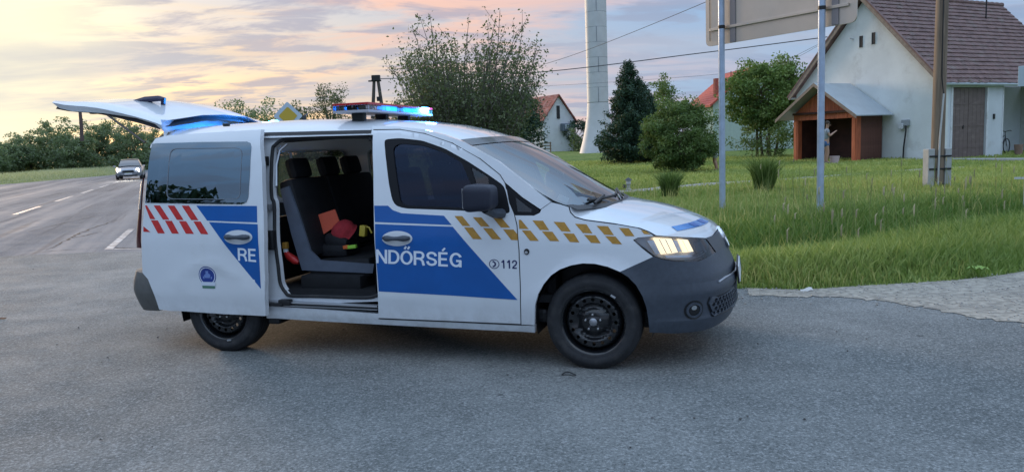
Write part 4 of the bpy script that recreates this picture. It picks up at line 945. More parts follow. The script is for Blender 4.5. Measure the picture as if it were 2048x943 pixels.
fz = hity(624, 238, 0.); MB().loft([[fz + Vector((x, y, z)) for x, y, z in ((-.08, -.035 * k, -.02), (-.07, -.03 * k, .03 * k), (-.02, 0, .055 * k), (.05, .0, .02 * k), (.09, 0, -.02))] for k in (1.,)] + [[fz + Vector((x, y, z)) for x, y, z in ((-.08, .035, -.02), (-.07, .03, .03), (-.02, 0, .056), (.05, .0, .021), (.09, 0, -.019))]]).build('roof_aerial', M_BLACK, van, True)

# ---- inside the van
MB().box((-1.75, 0, .46), (3.6, 1.66, .05)).build('cabin_floor', M_CABIN, van)
MB().box((-.30, 0, .70), (.06, 1.5, .55)).build('firewall', M_CABIN, van)
db = MB(); db.prism([(-.95, -.74, .78), (-.93, -.74, 1.0), (-.80, -.74, 1.07), (-.30, -.74, 1.06), (-.20, -.74, .98), (-.3, -.74, .7)], (0, 1.48, 0)); db.build('dashboard', M_CABIN, van)
MB().lathe([(.175, -.012), (.187, 0), (.175, .012), (.163, 0), (.175, -.012)], 28, Matrix.Translation((-1.02, .38, 1.02)) @ Matrix.Rotation(R(-62), 4, 'Y')).build('steering_wheel', M_BLACK, van, True)
def seat(y0, y1, xb, zb, dx, tilt, hr, name, mp=M_SEAT):
    w_ = y1 - y0; yc = (y0 + y1) / 2
    s_ = MB().box((xb + dx / 2, yc, zb - .06), (dx, w_, .15), Matrix.Rotation(R(-4), 3, 'Y'), .04).build(name, mp, van, True)
    Rm = Matrix.Rotation(R(-tilt), 3, 'Y'); h_ = .62
    c = Vector((xb, yc, zb + .02)) + Rm @ Vector((0, 0, h_ / 2))
    MB().box(c, (.13, w_, h_), Rm, .045).build('backrest', mp, s_, True)
    for hy in hr:
        MB().box(Vector((xb, hy, zb)) + Rm @ Vector((0, 0, h_ + .10)), (.09, .25, .17), Rm, .045).build('headrest', mp, s_, True)
        MB().box(Vector((xb, hy, zb)) + Rm @ Vector((0, 0, h_ + .0)), (.02, .10, .12), Rm).build('headrest_post', M_BLACK, s_)
    return s_
a = hity(612, 535, -.66)
rs = seat(-.66, -.14, a.x + .02, a.z + .05, .52, 15, (-.40,), 'rear_seat'); seat(-.12, .66, a.x + .02, a.z + .05, .52, 15, (.05, .44), 'rear_seat')
# grey plastic side of the near rear seat
sdp = [hity(u, v, -.675) for u, v in [(577, 372), (560, 378), (583, 470), (604, 540), (745, 546), (748, 528), (640, 520), (620, 500), (598, 430)]]
MB().prism(sdp, (0, .02, 0)).build('seat_side', M_SEATS, rs, True)
MB().box((a.x + .25, -.1, .52), (.5, 1.3, .12), bev=.02).build('seat_base', M_CABIN, rs, True)
for y0, y1 in ((-.70, -.20), (.16, .66)): seat(y0, y1, -1.38, .72, .50, 12, ((y0 + y1) / 2,), 'front_seat')
# trim round the inside of the near opening (pillar linings)
MB().loft([[WR(s, z, OFJ - .03), WR(s, z, OFJ - .13)] for s, z in [(-2.44, .5), (-2.50, 1.05), (-2.42, 1.5)]] ).build('pillar_lining', M_CABIN, van)
MB().loft([[WR(s, z, -.05, 1) for s in (-3.55, -2.6, -1.6, -.7)] for z in (.48, 1.02)]).build('far_lining', M_CABIN, van, True)
MB().loft([[WR(s, z, -.05, -1) for s in (-1.44, -1.0, -.6)] for z in (.40, 1.05)]).build('door_lining', M_CABIN, van, True)
MB().loft([[WR(s, z, OFJ - .04, -1) for s in (-3.55, -2.9, -2.5)] for z in (.70, 1.02)]).build('rear_lining', M_CABIN, van, True)
for side in (-1, 1): MB().loft([[WR(s_, z_, o_, side) for s_, o_ in ((-1.56, -.06), (-1.56, -.13), (-1.42, -.13), (-1.42, -.06))] for z_ in (.48, .8, 1.05, 1.3, 1.5, 1.6)]).build('pillar_lining', M_CABIN, van, True)
# cargo wall behind the rear seats, below the windows
MB().box((-2.55, 0, .75), (.05, 1.5, .5)).build('cargo_wall', M_CABIN, van)

# ---- loose things on the seat and floor of the van
def inv(v): return Vector(l2w(v))
def loose(name, label, cat, mb, m, extra=()):
    t_ = mb.build(name, m, None, True); t_.location = (VX, VY, 0); t_.rotation_euler = (0, 0, -TH); setp(t_, label, cat); return t_
def slab(px, y0, y1, th):
    P_ = [hity(u, v, y) for (u, v), y in zip(px, (y0, y1, y1, y0))]; n_ = (P_[1] - P_[0]).cross(P_[3] - P_[0]).normalized() * th; mb = MB(); mb.prism(P_, n_); return mb
fo = loose('folder', 'bright orange folder standing against the rear seat in the open van door', 'folder', slab([(621, 434), (670, 418), (680, 446), (638, 474)], -.46, -.40, .018), mat('orange folder', (.62, .085, .03), .45, var=.05))
ca = MB(); cp_ = hity(685, 462, -.40)
ca.lathe([(.001, .075), (.045, .070), (.085, .045), (.105, .005), (.10, -.03), (.11, -.05)], 20, Matrix.Translation(cp_) @ Matrix.Rotation(R(-35), 4, 'Y') @ Matrix.Rotation(R(30), 4, 'X'))
loose('cap', 'dark red cloth cap lying beside the orange folder on the van seat', 'cap', ca, mat('red cloth', (.36, .025, .035), .9, var=.2, scale=20))
bgp = hity(670, 497, -.40); mb = MB(); mb.box(bgp, (.34, .24, .10), bev=.04); mb.box(bgp + Vector((.06, -.01, .07)), (.2, .18, .09), Matrix.Rotation(R(14), 3, 'Y'), .035)
loose('black_bag', 'crumpled black bag under the red cap on the rear van seat', 'bag', mb, M_SEAT)
tr = hity(727, 461, -.42); mb = MB(); mb.box(tr, (.05, .05, .085), Matrix.Rotation(R(8), 3, 'Y'), .008); mb.tube([tr + Vector((.02, 0, .03)), tr + Vector((.05, 0, .025)), tr + Vector((.07, 0, -.02))], .007, 6)
loose('yellow_torch', 'small yellow torch with a strap on the van seat by the front door edge', 'torch', mb, mat('yellow plastic', (.55, .42, .05), .4))
hv = hity(703, 493, -.52); mb = MB(); mb.box(hv, (.085, .03, .026), Matrix.Rotation(R(-6), 3, 'Y'), .004)
o_ = loose('reflective_strip', 'green and orange reflective strip at the front of the black bag', 'strip', mb, mat('hi-vis green', (.30, .62, .06), .4))
MB().box(hv + Vector((-.045, -.002, -.002)), (.04, .031, .027), Matrix.Rotation(R(-6), 3, 'Y'), .004).build('orange_end', mat('hi-vis orange', (.65, .14, .03), .4), o_)
wt_ = hity(583, 515, -.64); mb = MB(); mb.tube([wt_ + Vector((-.05, 0, .04)), wt_ + Vector((-.02, 0, .01)), wt_ + Vector((.03, 0, -.02)), wt_ + Vector((.065, 0, -.035))], [.018, .03, .032, .018], 10)
o_ = loose('signal_wand', 'red wand with yellow cap on the floor behind the rear van seat', 'wand', mb, mat('red plastic', (.55, .03, .03), .35))
MB().box(wt_ + Vector((-.045, 0, .095)), (.04, .04, .05), bev=.008).build('cap', mat('amber cap', (.45, .25, .05), .4), o_); MB().box(wt_ + Vector((-.045, 0, .055)), (.03, .03, .03), bev=.006).build('collar', M_LETTER, o_)

# ================================================================== oncoming car on the main road
def build_car():
    g = ground_at(263, 360); g.z = float(road_z(g.y)) + .004
    hd_ = math.atan2(-dirr[1], -dirr[0])                     # heading towards the camera end of the road
    car = thing('oncoming_car', 'silver saloon car with lit headlights coming along the main road', 'car', g, hd_)
    MC = mat('silver car paint', (.30, .31, .34), .3, metal=.5, coat=.4); MG = mat('car glass', (.03, .035, .045), .08, coat=.5)
    st = [(-2.25, .62, .80, .40, .95), (-2.1, .80, .86, .28, 1.0), (-1.5, .88, .90, .22, 1.0), (0, .91, .92, .20, .97), (1.2, .90, .88, .22, .92), (1.8, .85, .82, .24, .82), (2.15, .70, .70, .26, .72), (2.28, .50, .52, .34, .62)]
    rws = []
    for x, wb, wt_, z0, z1 in st:
        h_ = [(x, -wb * .9, z0), (x, -wb, z0 + .15), (x, -wb, (z0 + z1) / 2), (x, -wt_ * .97, z1 - .10), (x, -wt_ * .85, z1 - .01), (x, 0, z1 + .03)]
        rws.append([Vector(p) for p in h_] + [Vector((p[0], -p[1], p[2])) for p in h_[-2::-1]])
    body = MB().loft(rws).build('body', MC, car, True, 50)
    mb = MB(); mb.loft([rws[-1], [Vector((2.29, p.y * .3, p.z * .4 + .3)) for p in rws[-1]]]); mb.build('nose', MC, car, True)
    rr = []
    for x, w_, z in [(-1.95, .62, 1.0), (-1.15, .60, 1.42), (-.3, .60, 1.47), (.25, .58, 1.43), (1.15, .70, .98)]:
        rr.append([Vector((x, -.80 if z > 1.1 else -.82, .95)), Vector((x, -w_, z - .02)), Vector((x, 0, z + .02)), Vector((x, w_, z - .02)), Vector((x, .80 if z > 1.1 else .82, .95))])
    MB().loft(rr).build('cabin', MG, car, True, 30)
    MB().loft([[p + Vector((0, 0, .012)) for p in r_[1:4]] for r_ in rr[1:4]]).build('roof', MC, car, True)
    MLIT = mat('car headlight lit', (1, 1, .95), .3, emit=(1, .95, .85), est=40)
    for s in (-1, 1):
        MB().lathe([(.001, .02), (.10, .012), (.135, 0)], 14, Matrix.Translation((2.14, s * .60, .66)) @ Matrix.Rotation(R(90), 4, 'Y')).build('headlight', MLIT, car, True)
        MB().box((.95, s * .98, .98), (.14, .18, .12), bev=.03).build('door_mirror', MC, car, True)
        for x in (-1.35, 1.4): 
            w_ = MB().lathe([(.20, .0), (.25, -.01), (.31, .01), (.325, .05), (.325, .17), (.30, .2)], 28, Matrix(((1, 0, 0, x), (0, 0, -s, s * .88), (0, 1, 0, .325), (0, 0, 0, 1)))).build('wheel', M_TYRE, car, True)
            MB().lathe([(.001, .02), (.20, .01)], 20, Matrix(((1, 0, 0, x), (0, 0, -s, s * .88), (0, 1, 0, .325), (0, 0, 0, 1)))).build('hub_cap', M_SILVER, w_, True)
    MB().box((2.30, 0, .60), (.03, .75, .16), bev=.02).build('grille', M_BLACK, car); MB().box((2.33, 0, .43), (.02, .52, .11), bev=.004).build('number_plate', mat('car plate', (.6, .62, .65), .4), car); MB().box((2.27, 0, .30), (.05, 1.2, .12), bev=.02).build('air_intake', M_BLACK, car)
    sp_ = bpy.data.lights.new('head lamp', 'SPOT'); so_ = bpy.data.objects.new('headlight_beam', sp_); COL.objects.link(so_); so_.parent = car; so_.location = (2.4, 0, .66); so_.rotation_euler = Vector((1, 0, -.09)).to_track_quat('-Z', 'Y').to_euler(); sp_.energy = 500; sp_.spot_size = R(50); sp_.color = (1, .9, .75)
build_car()

# ================================================================== buildings
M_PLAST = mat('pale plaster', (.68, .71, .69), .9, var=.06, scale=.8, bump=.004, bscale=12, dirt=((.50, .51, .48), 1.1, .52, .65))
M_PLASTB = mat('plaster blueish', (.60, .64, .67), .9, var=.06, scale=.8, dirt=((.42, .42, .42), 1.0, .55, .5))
M_TILE = mat('old brown tile', (.165, .098, .088), .75, var=.28, scale=3.5, dirt=((.20, .16, .14), 2.2, .5, .7))
M_FASC = mat('weathered fascia', (.25, .20, .16), .8, var=.2)
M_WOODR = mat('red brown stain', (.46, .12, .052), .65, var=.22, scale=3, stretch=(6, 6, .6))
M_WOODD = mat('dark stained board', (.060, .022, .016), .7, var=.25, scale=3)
M_ZINC = mat('zinc sheet', (.46, .52, .56), .45, metal=.35, var=.06, scale=2)
M_CONC = mat('concrete', (.40, .41, .41), .9, var=.12, scale=4, dirt=((.22, .22, .21), 2., .5, .6))
M_POLEW = mat('grey timber', (.20, .15, .11), .85, var=.3, scale=3, stretch=(5, 5, .3))
M_GALV = mat('galvanised steel', (.42, .50, .62), .42, metal=.35, var=.10, scale=7)

HC, HA, HZ = Vector((17.754, 31.811, 0)), .4646, .24
HW, HL, HE, HR = 7.67, 9.7, 3.23, 7.23
HZ = .24
house = thing('white_house', 'white gabled farmhouse with dark brown tiled roof and brown double door', 'house', (HC.x, HC.y, HZ), HA)
# local frame: x along the long wall, y along the gable (0 near corner .. HW), z up
wall = MB()
wall.prism([(0, 0, -.5), (0, HW, -.5), (0, HW, HE), (0, HW / 2, HR - .12), (0, 0, HE)], (.35, 0, 0)); gw = wall.build('gable_wall', M_PLAST, house)
DX0, DX1, DZ = .62, 2.88, 2.98
lw = MB(); lw.box(((.35 + DX0) / 2, .175, HE / 2 - .25), (DX0 - .35, .35, HE + .5)); lw.box(((DX0 + DX1) / 2, .175, (DZ + HE) / 2), (DX1 - DX0, .35, HE - DZ)); lw.box(((DX1 + 4.05) / 2, .175, HE / 2 - .25), (4.05 - DX1, .35, HE + .5))
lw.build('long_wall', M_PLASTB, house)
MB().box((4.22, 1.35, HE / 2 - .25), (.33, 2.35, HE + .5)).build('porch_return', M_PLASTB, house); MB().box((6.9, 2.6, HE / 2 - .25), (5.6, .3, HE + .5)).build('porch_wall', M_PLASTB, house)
MB().box((HL, HW / 2, HE / 2 - .25), (.3, HW, HE + .5)).build('end_wall', M_PLAST, house); MB().box((HL / 2, HW - .17, HE / 2 - .25), (HL - .5, .33, HE + .5)).build('back_wall', M_PLAST, house)
# ventilation slits in the gable
for y_, z_ in ((HW / 2 + .12, 5.32), (HW / 2 - .52, 5.38)):
    v_ = MB().box((-.012, y_, z_), (.03, .17, .50)).build('vent_slit', M_BLACK, gw); MB().box((-.02, y_ + .10, z_), (.05, .05, .50)).build('slit_reveal', M_PLAST, v_)
MB().tube([(-.0, HW / 2 + .55, 5.5), (-.25, HW / 2 + .55, 5.52)], .03, 6).build('wall_bracket', M_SILVER, gw, True)
# roof: two slopes, the near one laid with tile courses
slope = math.atan2(HR - HE, HW / 2); sl_len = math.hypot(HR - HE, HW / 2) + .20; over = .32
def roof_pt(x, t, side, up=0.):                                # t metres down from the ridge
    y = HW / 2 - side * t * math.cos(slope); z = HR - t * math.sin(slope); return Vector((x, y - side * up * math.sin(slope), z + up * math.cos(slope)))
RX0, RX1 = -.30, HL + .30
rf = MB(); rf.prism([roof_pt(RX0, 0, 1), roof_pt(RX0, sl_len, 1), roof_pt(RX0, sl_len, 1, .08), roof_pt(RX0, 0, 1, .09), roof_pt(RX0, sl_len, -1, .08), roof_pt(RX0, sl_len, -1)], (RX1 - RX0, 0, 0)); roofo = rf.build('roof', M_TILE, house)
ncr = 21; pitch_ = sl_len / ncr
for k in range(ncr):
    rws = []; x = RX0; nt = 44; tw = (RX1 - RX0) / nt; rt = random.Random(k)
    t1 = (k + 1) * pitch_ + .03; t0 = k * pitch_
    for i in range(nt):
        j_ = rt.uniform(-.012, .012); dz_ = rt.uniform(-.006, .008)
        for fx, dr in ((0., .0), (.5, .028), (.96, .004)):
            rws.append([roof_pt(x + fx * tw, t0, 1, .095 + dr * .5), roof_pt(x + fx * tw, t1 + j_, 1, .130 + dr + dz_), roof_pt(x + fx * tw, t1 + j_, 1, .098)])
        x += tw
    MB().loft(rws).build('tile_course', M_TILE, roofo)
mbr = []
for i in range(26):
    x0 = RX0 + i * (RX1 - RX0) / 26
    MB().tube([(x0, HW / 2, HR + .10), (x0 + (RX1 - RX0) / 26 + .03, HW / 2, HR + .13)], [.11, .13], 8).build('ridge_tile', M_TILE, roofo, True)
# verge boards, gutter
for side in (1, -1):
    MB().prism([roof_pt(RX0 - .03, 0, side, -.06), roof_pt(RX0 - .03, sl_len + .05, side, -.06), roof_pt(RX0 - .03, sl_len + .05, side, .12), roof_pt(RX0 - .03, 0, side, .12)], (.05, 0, 0)).build('verge_board', M_FASC, roofo)
    MB().prism([roof_pt(RX0 - .05, 0, side, .10), roof_pt(RX0 - .05, sl_len + .06, side, .10), roof_pt(RX0 - .05, sl_len + .06, side, .16), roof_pt(RX0 - .05, 0, side, .16)], (.14, 0, 0)).build('verge_tile', M_TILE, roofo)
ge = roof_pt(RX0, sl_len, 1); MB().tube([(RX0, ge.y - .05, ge.z + .02), (RX1, ge.y - .05, ge.z - .02)], .075, 8).build('gutter', M_ZINC, house, True)
gb = roof_pt(RX0, sl_len, -1); MB().tube([(RX0 - .02, gb.y + .02, gb.z), (.3, gb.y + .02, gb.z)], .07, 8).build('gutter', M_ZINC, house, True)
MB().box((3.1, .02, HE - .10), (6.2, .10, .16)).build('eaves_beam', M_PLASTB, house)
for x in (.7, 1.4, 2.1, 2.8): MB().box((x, -.08, HE - .02), (.12, .3, .10)).build('rafter_end', M_FASC, house)
# double door
M_DOORB = mat('brown door paint', (.155, .115, .105), .65, var=.12, scale=2, stretch=(1, 1, 3), dirt=((.26, .22, .20), 2., .55, .5))
for x0, x1 in ((DX0 + .02, (DX0 + DX1) / 2 - .008), ((DX0 + DX1) / 2 + .008, DX1 - .02)):
    d_ = MB().box(((x0 + x1) / 2, .10, DZ / 2 - .02), (x1 - x0, .05, DZ), bev=.004).build('door_leaf', M_DOORB, house)
    nb = 4
    for k in range(nb): MB().box((x0 + (k + .5) * (x1 - x0) / nb, .068, DZ / 2), ((x1 - x0) / nb - .012, .02, DZ - .04), bev=.003).build('door_plank', M_DOORB, d_)
    for z in (.5, 2.3, 1.4): MB().box(((x0 + x1) / 2, .052, z), (x1 - x0 - .06, .015, .05)).build('door_strap', M_DOORB, d_)
MB().box((DX0 + .80, .05, 1.35), (.05, .05, .16), bev=.01).build('door_latch', M_BLACK, house)
M_TRIMW = mat('white door trim', (.66, .68, .70), .8, var=.08, dirt=((.35, .34, .33), 2., .5, .5))
for x in (DX0 - .06, DX1 + .06): MB().box((x, -.012, DZ / 2), (.12, .03, DZ + .02)).build('door_trim', M_TRIMW, house)
MB().box(((DX0 + DX1) / 2, -.012, DZ + .10), (DX1 - DX0 + .24, .03, .16)).build('door_trim', M_TRIMW, house); MB().box((4.03, .0, HE / 2), (.06, .04, HE - .3)).build('corner_trim', M_TRIMW, house)
MB().box((3.4, -.02, 1.75), (.11, .05, .22), bev=.01).build('wall_box', M_BLACK, house); MB().lathe([(.001, .12), (.06, .08), (.07, 0)], 10, Matrix.Translation((1.75, -.06, DZ + .2))).build('door_lamp', M_BLACK, house, True)
MB().box((3.0, -.6, -.12), (6.5, 1.4, .22), bev=.02).build('doorstep', M_CONC, house)
MB().tube([(7.35, HW / 2 - .9, HR - 1.0), (7.35, HW / 2 - .9, HR + 1.9)], .035, 6).build('roof_aerial', M_BLACK, house, True)
ch_ = MB().box((5.0, HW / 2 + .7, HR + .1), (.6, .6, 1.0)).build('chimney', mat('brick chimney', (.34, .14, .09), .9, var=.2), house)
# meter box with cable on the gable wall
ea = HC + Vector((-math.sin(HA), math.cos(HA), 0)) * 1.62
mt_ = thing('meter_box', 'small electricity meter box with a black hanging cable on the white gable wall', 'meter box', (ea.x, ea.y, HZ), HA)
MB().box((-.07, 0, 1.62), (.13, .34, .26), bev=.02).build('box', mat('meter grey', (.30, .33, .35), .6), mt_); MB().box((-.12, .16, 1.48), (.12, .22, .24), bev=.02).build('meter', mat('meter pale', (.55, .57, .58), .5), mt_)
MB().tube(catmull([(-.10, -.05, 1.55), (-.13, -.06, 1.2), (-.12, .02, .6), (-.14, .03, .0), (-.14, .03, -.1)], 4), .035, 6).build('cable', M_BLACK, mt_, True)
MB().box((-.3, -1.0, .02), (.4, 5.0, .18), bev=.02).build('wall_plinth', M_CONC, house)

# ---- red-brown timber shelter in front of the gable
def zrot(v, a): return Vector((v.x * math.cos(a) - v.y * math.sin(a), v.x * math.sin(a) + v.y * math.cos(a), v.z))
SR = Vector((14.99, 33.45, HZ)); 
shed = thing('timber_shelter', 'red-brown timber shelter with grey metal gable roof against the white house', 'shelter', SR, HA)
SWD, SDP, SPH, SAP = 3.5, 1.68, 2.25, 3.42                       # width along the gable, depth, post height, apex
for y in (.13, SWD - .13):
    p_ = MB().box((.13, y, SPH / 2 - .1), (.26, .26, SPH + .2), bev=.015).build('corner_post', M_WOODR, shed)
    MB().box((-.004, y + .002, SPH / 2), (.02, .10, SPH - .06)).build('post_board', M_WOODR, p_)
for k in range(15):                                            # vertical boards of the front gable
    y0 = .02 + k * (SWD - .04) / 15; y1 = y0 + (SWD - .04) / 15 - .012; f = lambda y: SPH + (SAP - SPH) * (1 - abs(y - SWD / 2) / (SWD / 2)) - .05
    MB().prism([(-.02, y0, SPH - .32), (-.02, y1, SPH - .32), (-.02, y1, max(f(y1), SPH - .25)), (-.02, y0, max(f(y0), SPH - .25))], (.03, 0, 0)).build('gable_board', M_WOODR, shed)
for k in range(13):                                            # boards of the right side wall
    x0 = .27 + k * (SDP - .3) / 13; MB().box((x0 + (SDP - .3) / 26, .05, SPH / 2 - .1), ((SDP - .3) / 13 - .010, .04, SPH + .2)).build('side_board', mat('brown panel', (.13, .055, .040), .75, var=.2, scale=2), shed) if k == 0 else None
    if k: 
        o_ = bpy.data.objects['side_board'].copy(); COL.objects.link(o_); o_.parent = shed; o_.location.x = k * (SDP - .3) / 13
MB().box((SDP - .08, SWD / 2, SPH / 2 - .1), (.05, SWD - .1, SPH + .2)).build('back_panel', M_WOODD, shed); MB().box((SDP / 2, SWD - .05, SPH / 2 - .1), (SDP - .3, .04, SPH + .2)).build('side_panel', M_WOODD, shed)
for side in (1, -1):
    f = lambda y: SAP + .06 - abs(y - SWD / 2) * (SAP - SPH) / (SWD / 2)
    ye = SWD / 2 - side * (SWD / 2 + .50)
    rf_ = MB(); rf_.prism([(-.65, SWD / 2, f(SWD / 2)), (-.65, ye, f(ye)), (-.65, ye, f(ye) + .045), (-.65, SWD / 2, f(SWD / 2) + .045)], (SDP + .64, 0, 0)); r_ = rf_.build('roof_sheet', M_ZINC, shed)
    MB().prism([(-.68, SWD / 2, f(SWD / 2) - .10), (-.68, ye, f(ye) - .10), (-.68, ye, f(ye) + .05), (-.68, SWD / 2, f(SWD / 2) + .05)], (.03, 0, 0)).build('verge_board', M_FASC, r_)
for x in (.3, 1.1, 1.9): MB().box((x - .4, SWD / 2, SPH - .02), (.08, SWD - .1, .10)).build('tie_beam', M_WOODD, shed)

# ---- small white house far behind, and the red-roofed house
def gable_house(name, label, loc, rz, w, L, he, hr, mw, mr, pr=.25):
    h_ = thing(name, label, 'house', loc, rz)
    MB().prism([(0, 0, -.6), (0, w, -.6), (0, w, he), (0, w / 2, hr), (0, 0, he)], (L, 0, 0)).build('wall', mw, h_)
    sl2 = (hr - he) / (w / 2); r_ = None
    for sd2 in (1, -1):
        pts = [(-pr, w / 2, hr + .05), (-pr, w / 2 - sd2 * (w / 2 + .3), he - .3 * sl2 + .05), (-pr, w / 2 - sd2 * (w / 2 + .3), he - .3 * sl2 + .17), (-pr, w / 2, hr + .19)]
        r_ = MB().prism(pts, (L + 2 * pr, 0, 0)).build('roof', mr, h_)
        for k in range(14):
            t0, t1 = k / 14, (k + 1) / 14 + .004; a = Vector(pts[3]); b = Vector(pts[2]); d_ = (b - a)
            q0, q1 = a + d_ * t0, a + d_ * t1; MB().prism([q0 + Vector((.02, 0, .01)), q1 + Vector((.02, 0, .05)), q1 + Vector((.02, 0, -.02)), q0 + Vector((.02, 0, -.02))], (L + 2 * pr - .04, 0, 0)).build('tile_course', mr, r_)
    return h_
M_OLDRED = mat('old red tile', (.26, .085, .065), .85, var=.4, scale=2.5, dirt=((.36, .22, .20), 1.6, .5, .8))
p = at_depth(1111, 300, 80); 
wh = gable_house('cottage', 'small white cottage with faded red tile roof beside the water tower', (p.x, p.y, 1.477 - (300 - 288) * 80 / 1544), R(62) , 3.7, 8.0, 3.1, 5.5, M_PLASTB, M_OLDRED)
wh.rotation_euler.z = R(118); wh.location = (p.x + 2.0, p.y, wh.location.z)
# local +y of the gable now points right/back; window slit, downpipe and bracket on its front
MB().box((-.02, 1.9, 3.9), (.08, .35, 1.3)).build('window', M_BLACK, wh); 
MB().tube([(-.05, .05, 3.0), (-.08, .08, 0)], .07, 6).build('downpipe', M_BLACK, wh, True); br_ = MB().box((-.35, 1.3, 2.35), (.6, .9, .8), bev=.1).build('wall_unit', mat('wall unit', (.10, .13, .17), .5), wh)
MB().box((-.67, 1.3, 2.4), (.05, .45, .45), bev=.02).build('fan_cover', mat('fan', (.35, .40, .45), .5), br_)
p = at_depth(1586, 262, 58)
rh = gable_house('red_roof_house', 'pale green house with bright red roof and brick chimney behind the leafy tree', (p.x, p.y, 0.), R(97), 6.2, 5.0, 4.0, 6.45, mat('pale green plaster', (.42, .52, .47), .9, var=.05), mat('bright red tile', (.42, .075, .05), .7, var=.15, scale=4))
MB().box((1.2, 5.4, 5.0), (.42, .42, 1.9), bev=.02).build('chimney', mat('red brick', (.36, .10, .07), .85, var=.2), rh); MB().tube([(.5, 4.6, 4.6), (.5, 4.6, 6.4)], .03, 5).build('aerial', M_BLACK, rh)
# ---- water tower
p = at_depth(1198, 305, 68); TZ = 1.4773 - (305 - 286.5) * 68 / 1544
tower = thing('water_tower', 'tall pale metal water tower column with flared base behind the dark spruce', 'water tower', (p.x, p.y, TZ))
M_TOW = mat('tower aluminium', (.55, .56, .57), .6, metal=.10, var=.06, scale=1.2, dirt=((.36, .34, .32), .7, .55, .4))
TR = .92; pxm = 1544 / 68
tp = [(TR * 1.95, -.3), (TR * 1.85, .05), (TR * 1.55, 1.0), (TR * 1.28, 2.1), (TR * 1.08, 3.2), (TR, 4.3)]
MB().lathe(tp, 36).build('flared_base', M_TOW, tower, True)
z = 4.32; k = 0
while z < 24:
    hgt = 1.27; MB().lathe([(TR - .02, 0), (TR, .02), (TR, hgt - .025), (TR - .02, hgt - .005)], 36, Matrix.Translation((0, 0, z))).build('shell_ring', M_TOW, tower, True)
    a = R(-92 + 4 * math.sin(k))
    if k % 2 == 0: MB().box((TR * math.cos(a) * 1.0, TR * math.sin(a) * 1.0, z + hgt / 2), (.05, .03, hgt - .03)).build('seam', mat('seam', (.2, .22, .25), .5) if k == 0 else bpy.data.materials['seam'], tower)
    MB().lathe([(TR - .012, 0), (TR - .012, .04)], 36, Matrix.Translation((0, 0, z + hgt - .022))).build('ring_joint', bpy.data.materials['seam'], tower)
    z += hgt; k += 1
MB().lathe([(TR, 0), (2.2, 1.5), (3.2, 3.5), (3.2, 5.5), (2.2, 7.4), (.4, 8.2)], 36, Matrix.Translation((0, 0, 24))).build('tank', M_TOW, tower, True)

# ================================================================== poles, signs, cables
# road sign seen from behind on two galvanised posts
P1, P2 = ground_at(1445, 421), ground_at(1640, 438)
u_ = Vector((P2.x - P1.x, P2.y - P1.y, 0)); span = u_.length; u_.normalize(); rz = math.atan2(u_.y, u_.x)
sign = thing('direction_sign', 'large road sign seen from behind on two grey steel posts', 'road sign', (P1.x, P1.y, 0), rz)
back = Vector((-math.sin(rz), math.cos(rz)))                  # the board stands on the far side of the posts
M_SIGNB = mat('sign back', (.66, .58, .49), .42, metal=.7, var=.05, scale=1.5, dirt=((.40, .37, .33), 1.2, .55, .4))
for x, z0 in ((0, P1.z), (span, P2.z)):
    po = MB().tube([(x, 0, z0 - .3), (x, 0, 6.2)], .058, 16).build('post', M_GALV, sign, True)
    MB().lathe([(.075, 0), (.07, .06), (.058, .07)], 16, Matrix.Translation((x, 0, z0 - .02))).build('post_foot', M_CONC, po, True)
x0, x1, zb = -.50, span + .54, 3.26
bd = sheet('board', [tuple(q) for q in rounded([(x0, zb), (x1, zb), (x1, zb + 2.4), (x0, zb + 2.4)], .12, 6)], [], lambda a, b, o: Vector((a, .13 - o, b)), M_SIGNB, sign, (5, 5), .025)
MB().box(((x0 + x1) / 2, .105, zb + .30), (x1 - x0 - .25, .03, .05), bev=.004).build('rail', M_SIGNB, bd); MB().box(((x0 + x1) / 2, .105, zb + 1.6), (x1 - x0 - .25, .03, .05), bev=.004).build('rail', M_SIGNB, bd)
for x in (.17, span + .17): MB().box((x, .118, zb + 1.2), (.12, .02, 2.38)).build('stiffener', mat('stiffener', (.25, .24, .25), .5, metal=.3), bd)
MB().box((x0 + .10, .112, zb + 1.2), (.02, .02, 2.2)).build('edge_fold', M_SIGNB, bd)
for x in (0, span):
    for z in (zb + .3, zb + 1.6): MB().lathe([(.064, -.03), (.067, 0), (.064, .03)], 16, Matrix.Translation((x, 0, z))).build('clamp', M_BLACK, bd, True)
# yellow priority-road diamond behind the van
p = at_depth(576, 230, 17.5); pg = tz(p.x, p.y)
ds = thing('priority_sign', 'yellow priority road diamond sign with pale border behind the van roof', 'road sign', (p.x, p.y, pg), R(16))
MB().tube([(0, .05, -.2), (0, .05, p.z - pg + .2)], .03, 8).build('post', M_GALV, ds, True); hz = p.z - pg - .02
rot = [(0, .40), (.40, 0), (0, -.40), (-.40, 0)]
for k, (sc_, m_, y) in enumerate(((.80, mat('sign pale border', (.50, .60, .72), .5), 0.), (.52, mat('sign yellow', (.55, .38, .04), .5), -.008))):
    P_ = [(a * sc_, b * sc_) for a, b in rot]; q_ = sheet('plate' if k == 0 else 'yellow_field', [tuple(v) for v in rounded(P_, .04)], [], lambda a, b, o, y=y: Vector((a, y - o, hz + b)), m_, ds, (5, 5), .006 if k == 0 else .002)
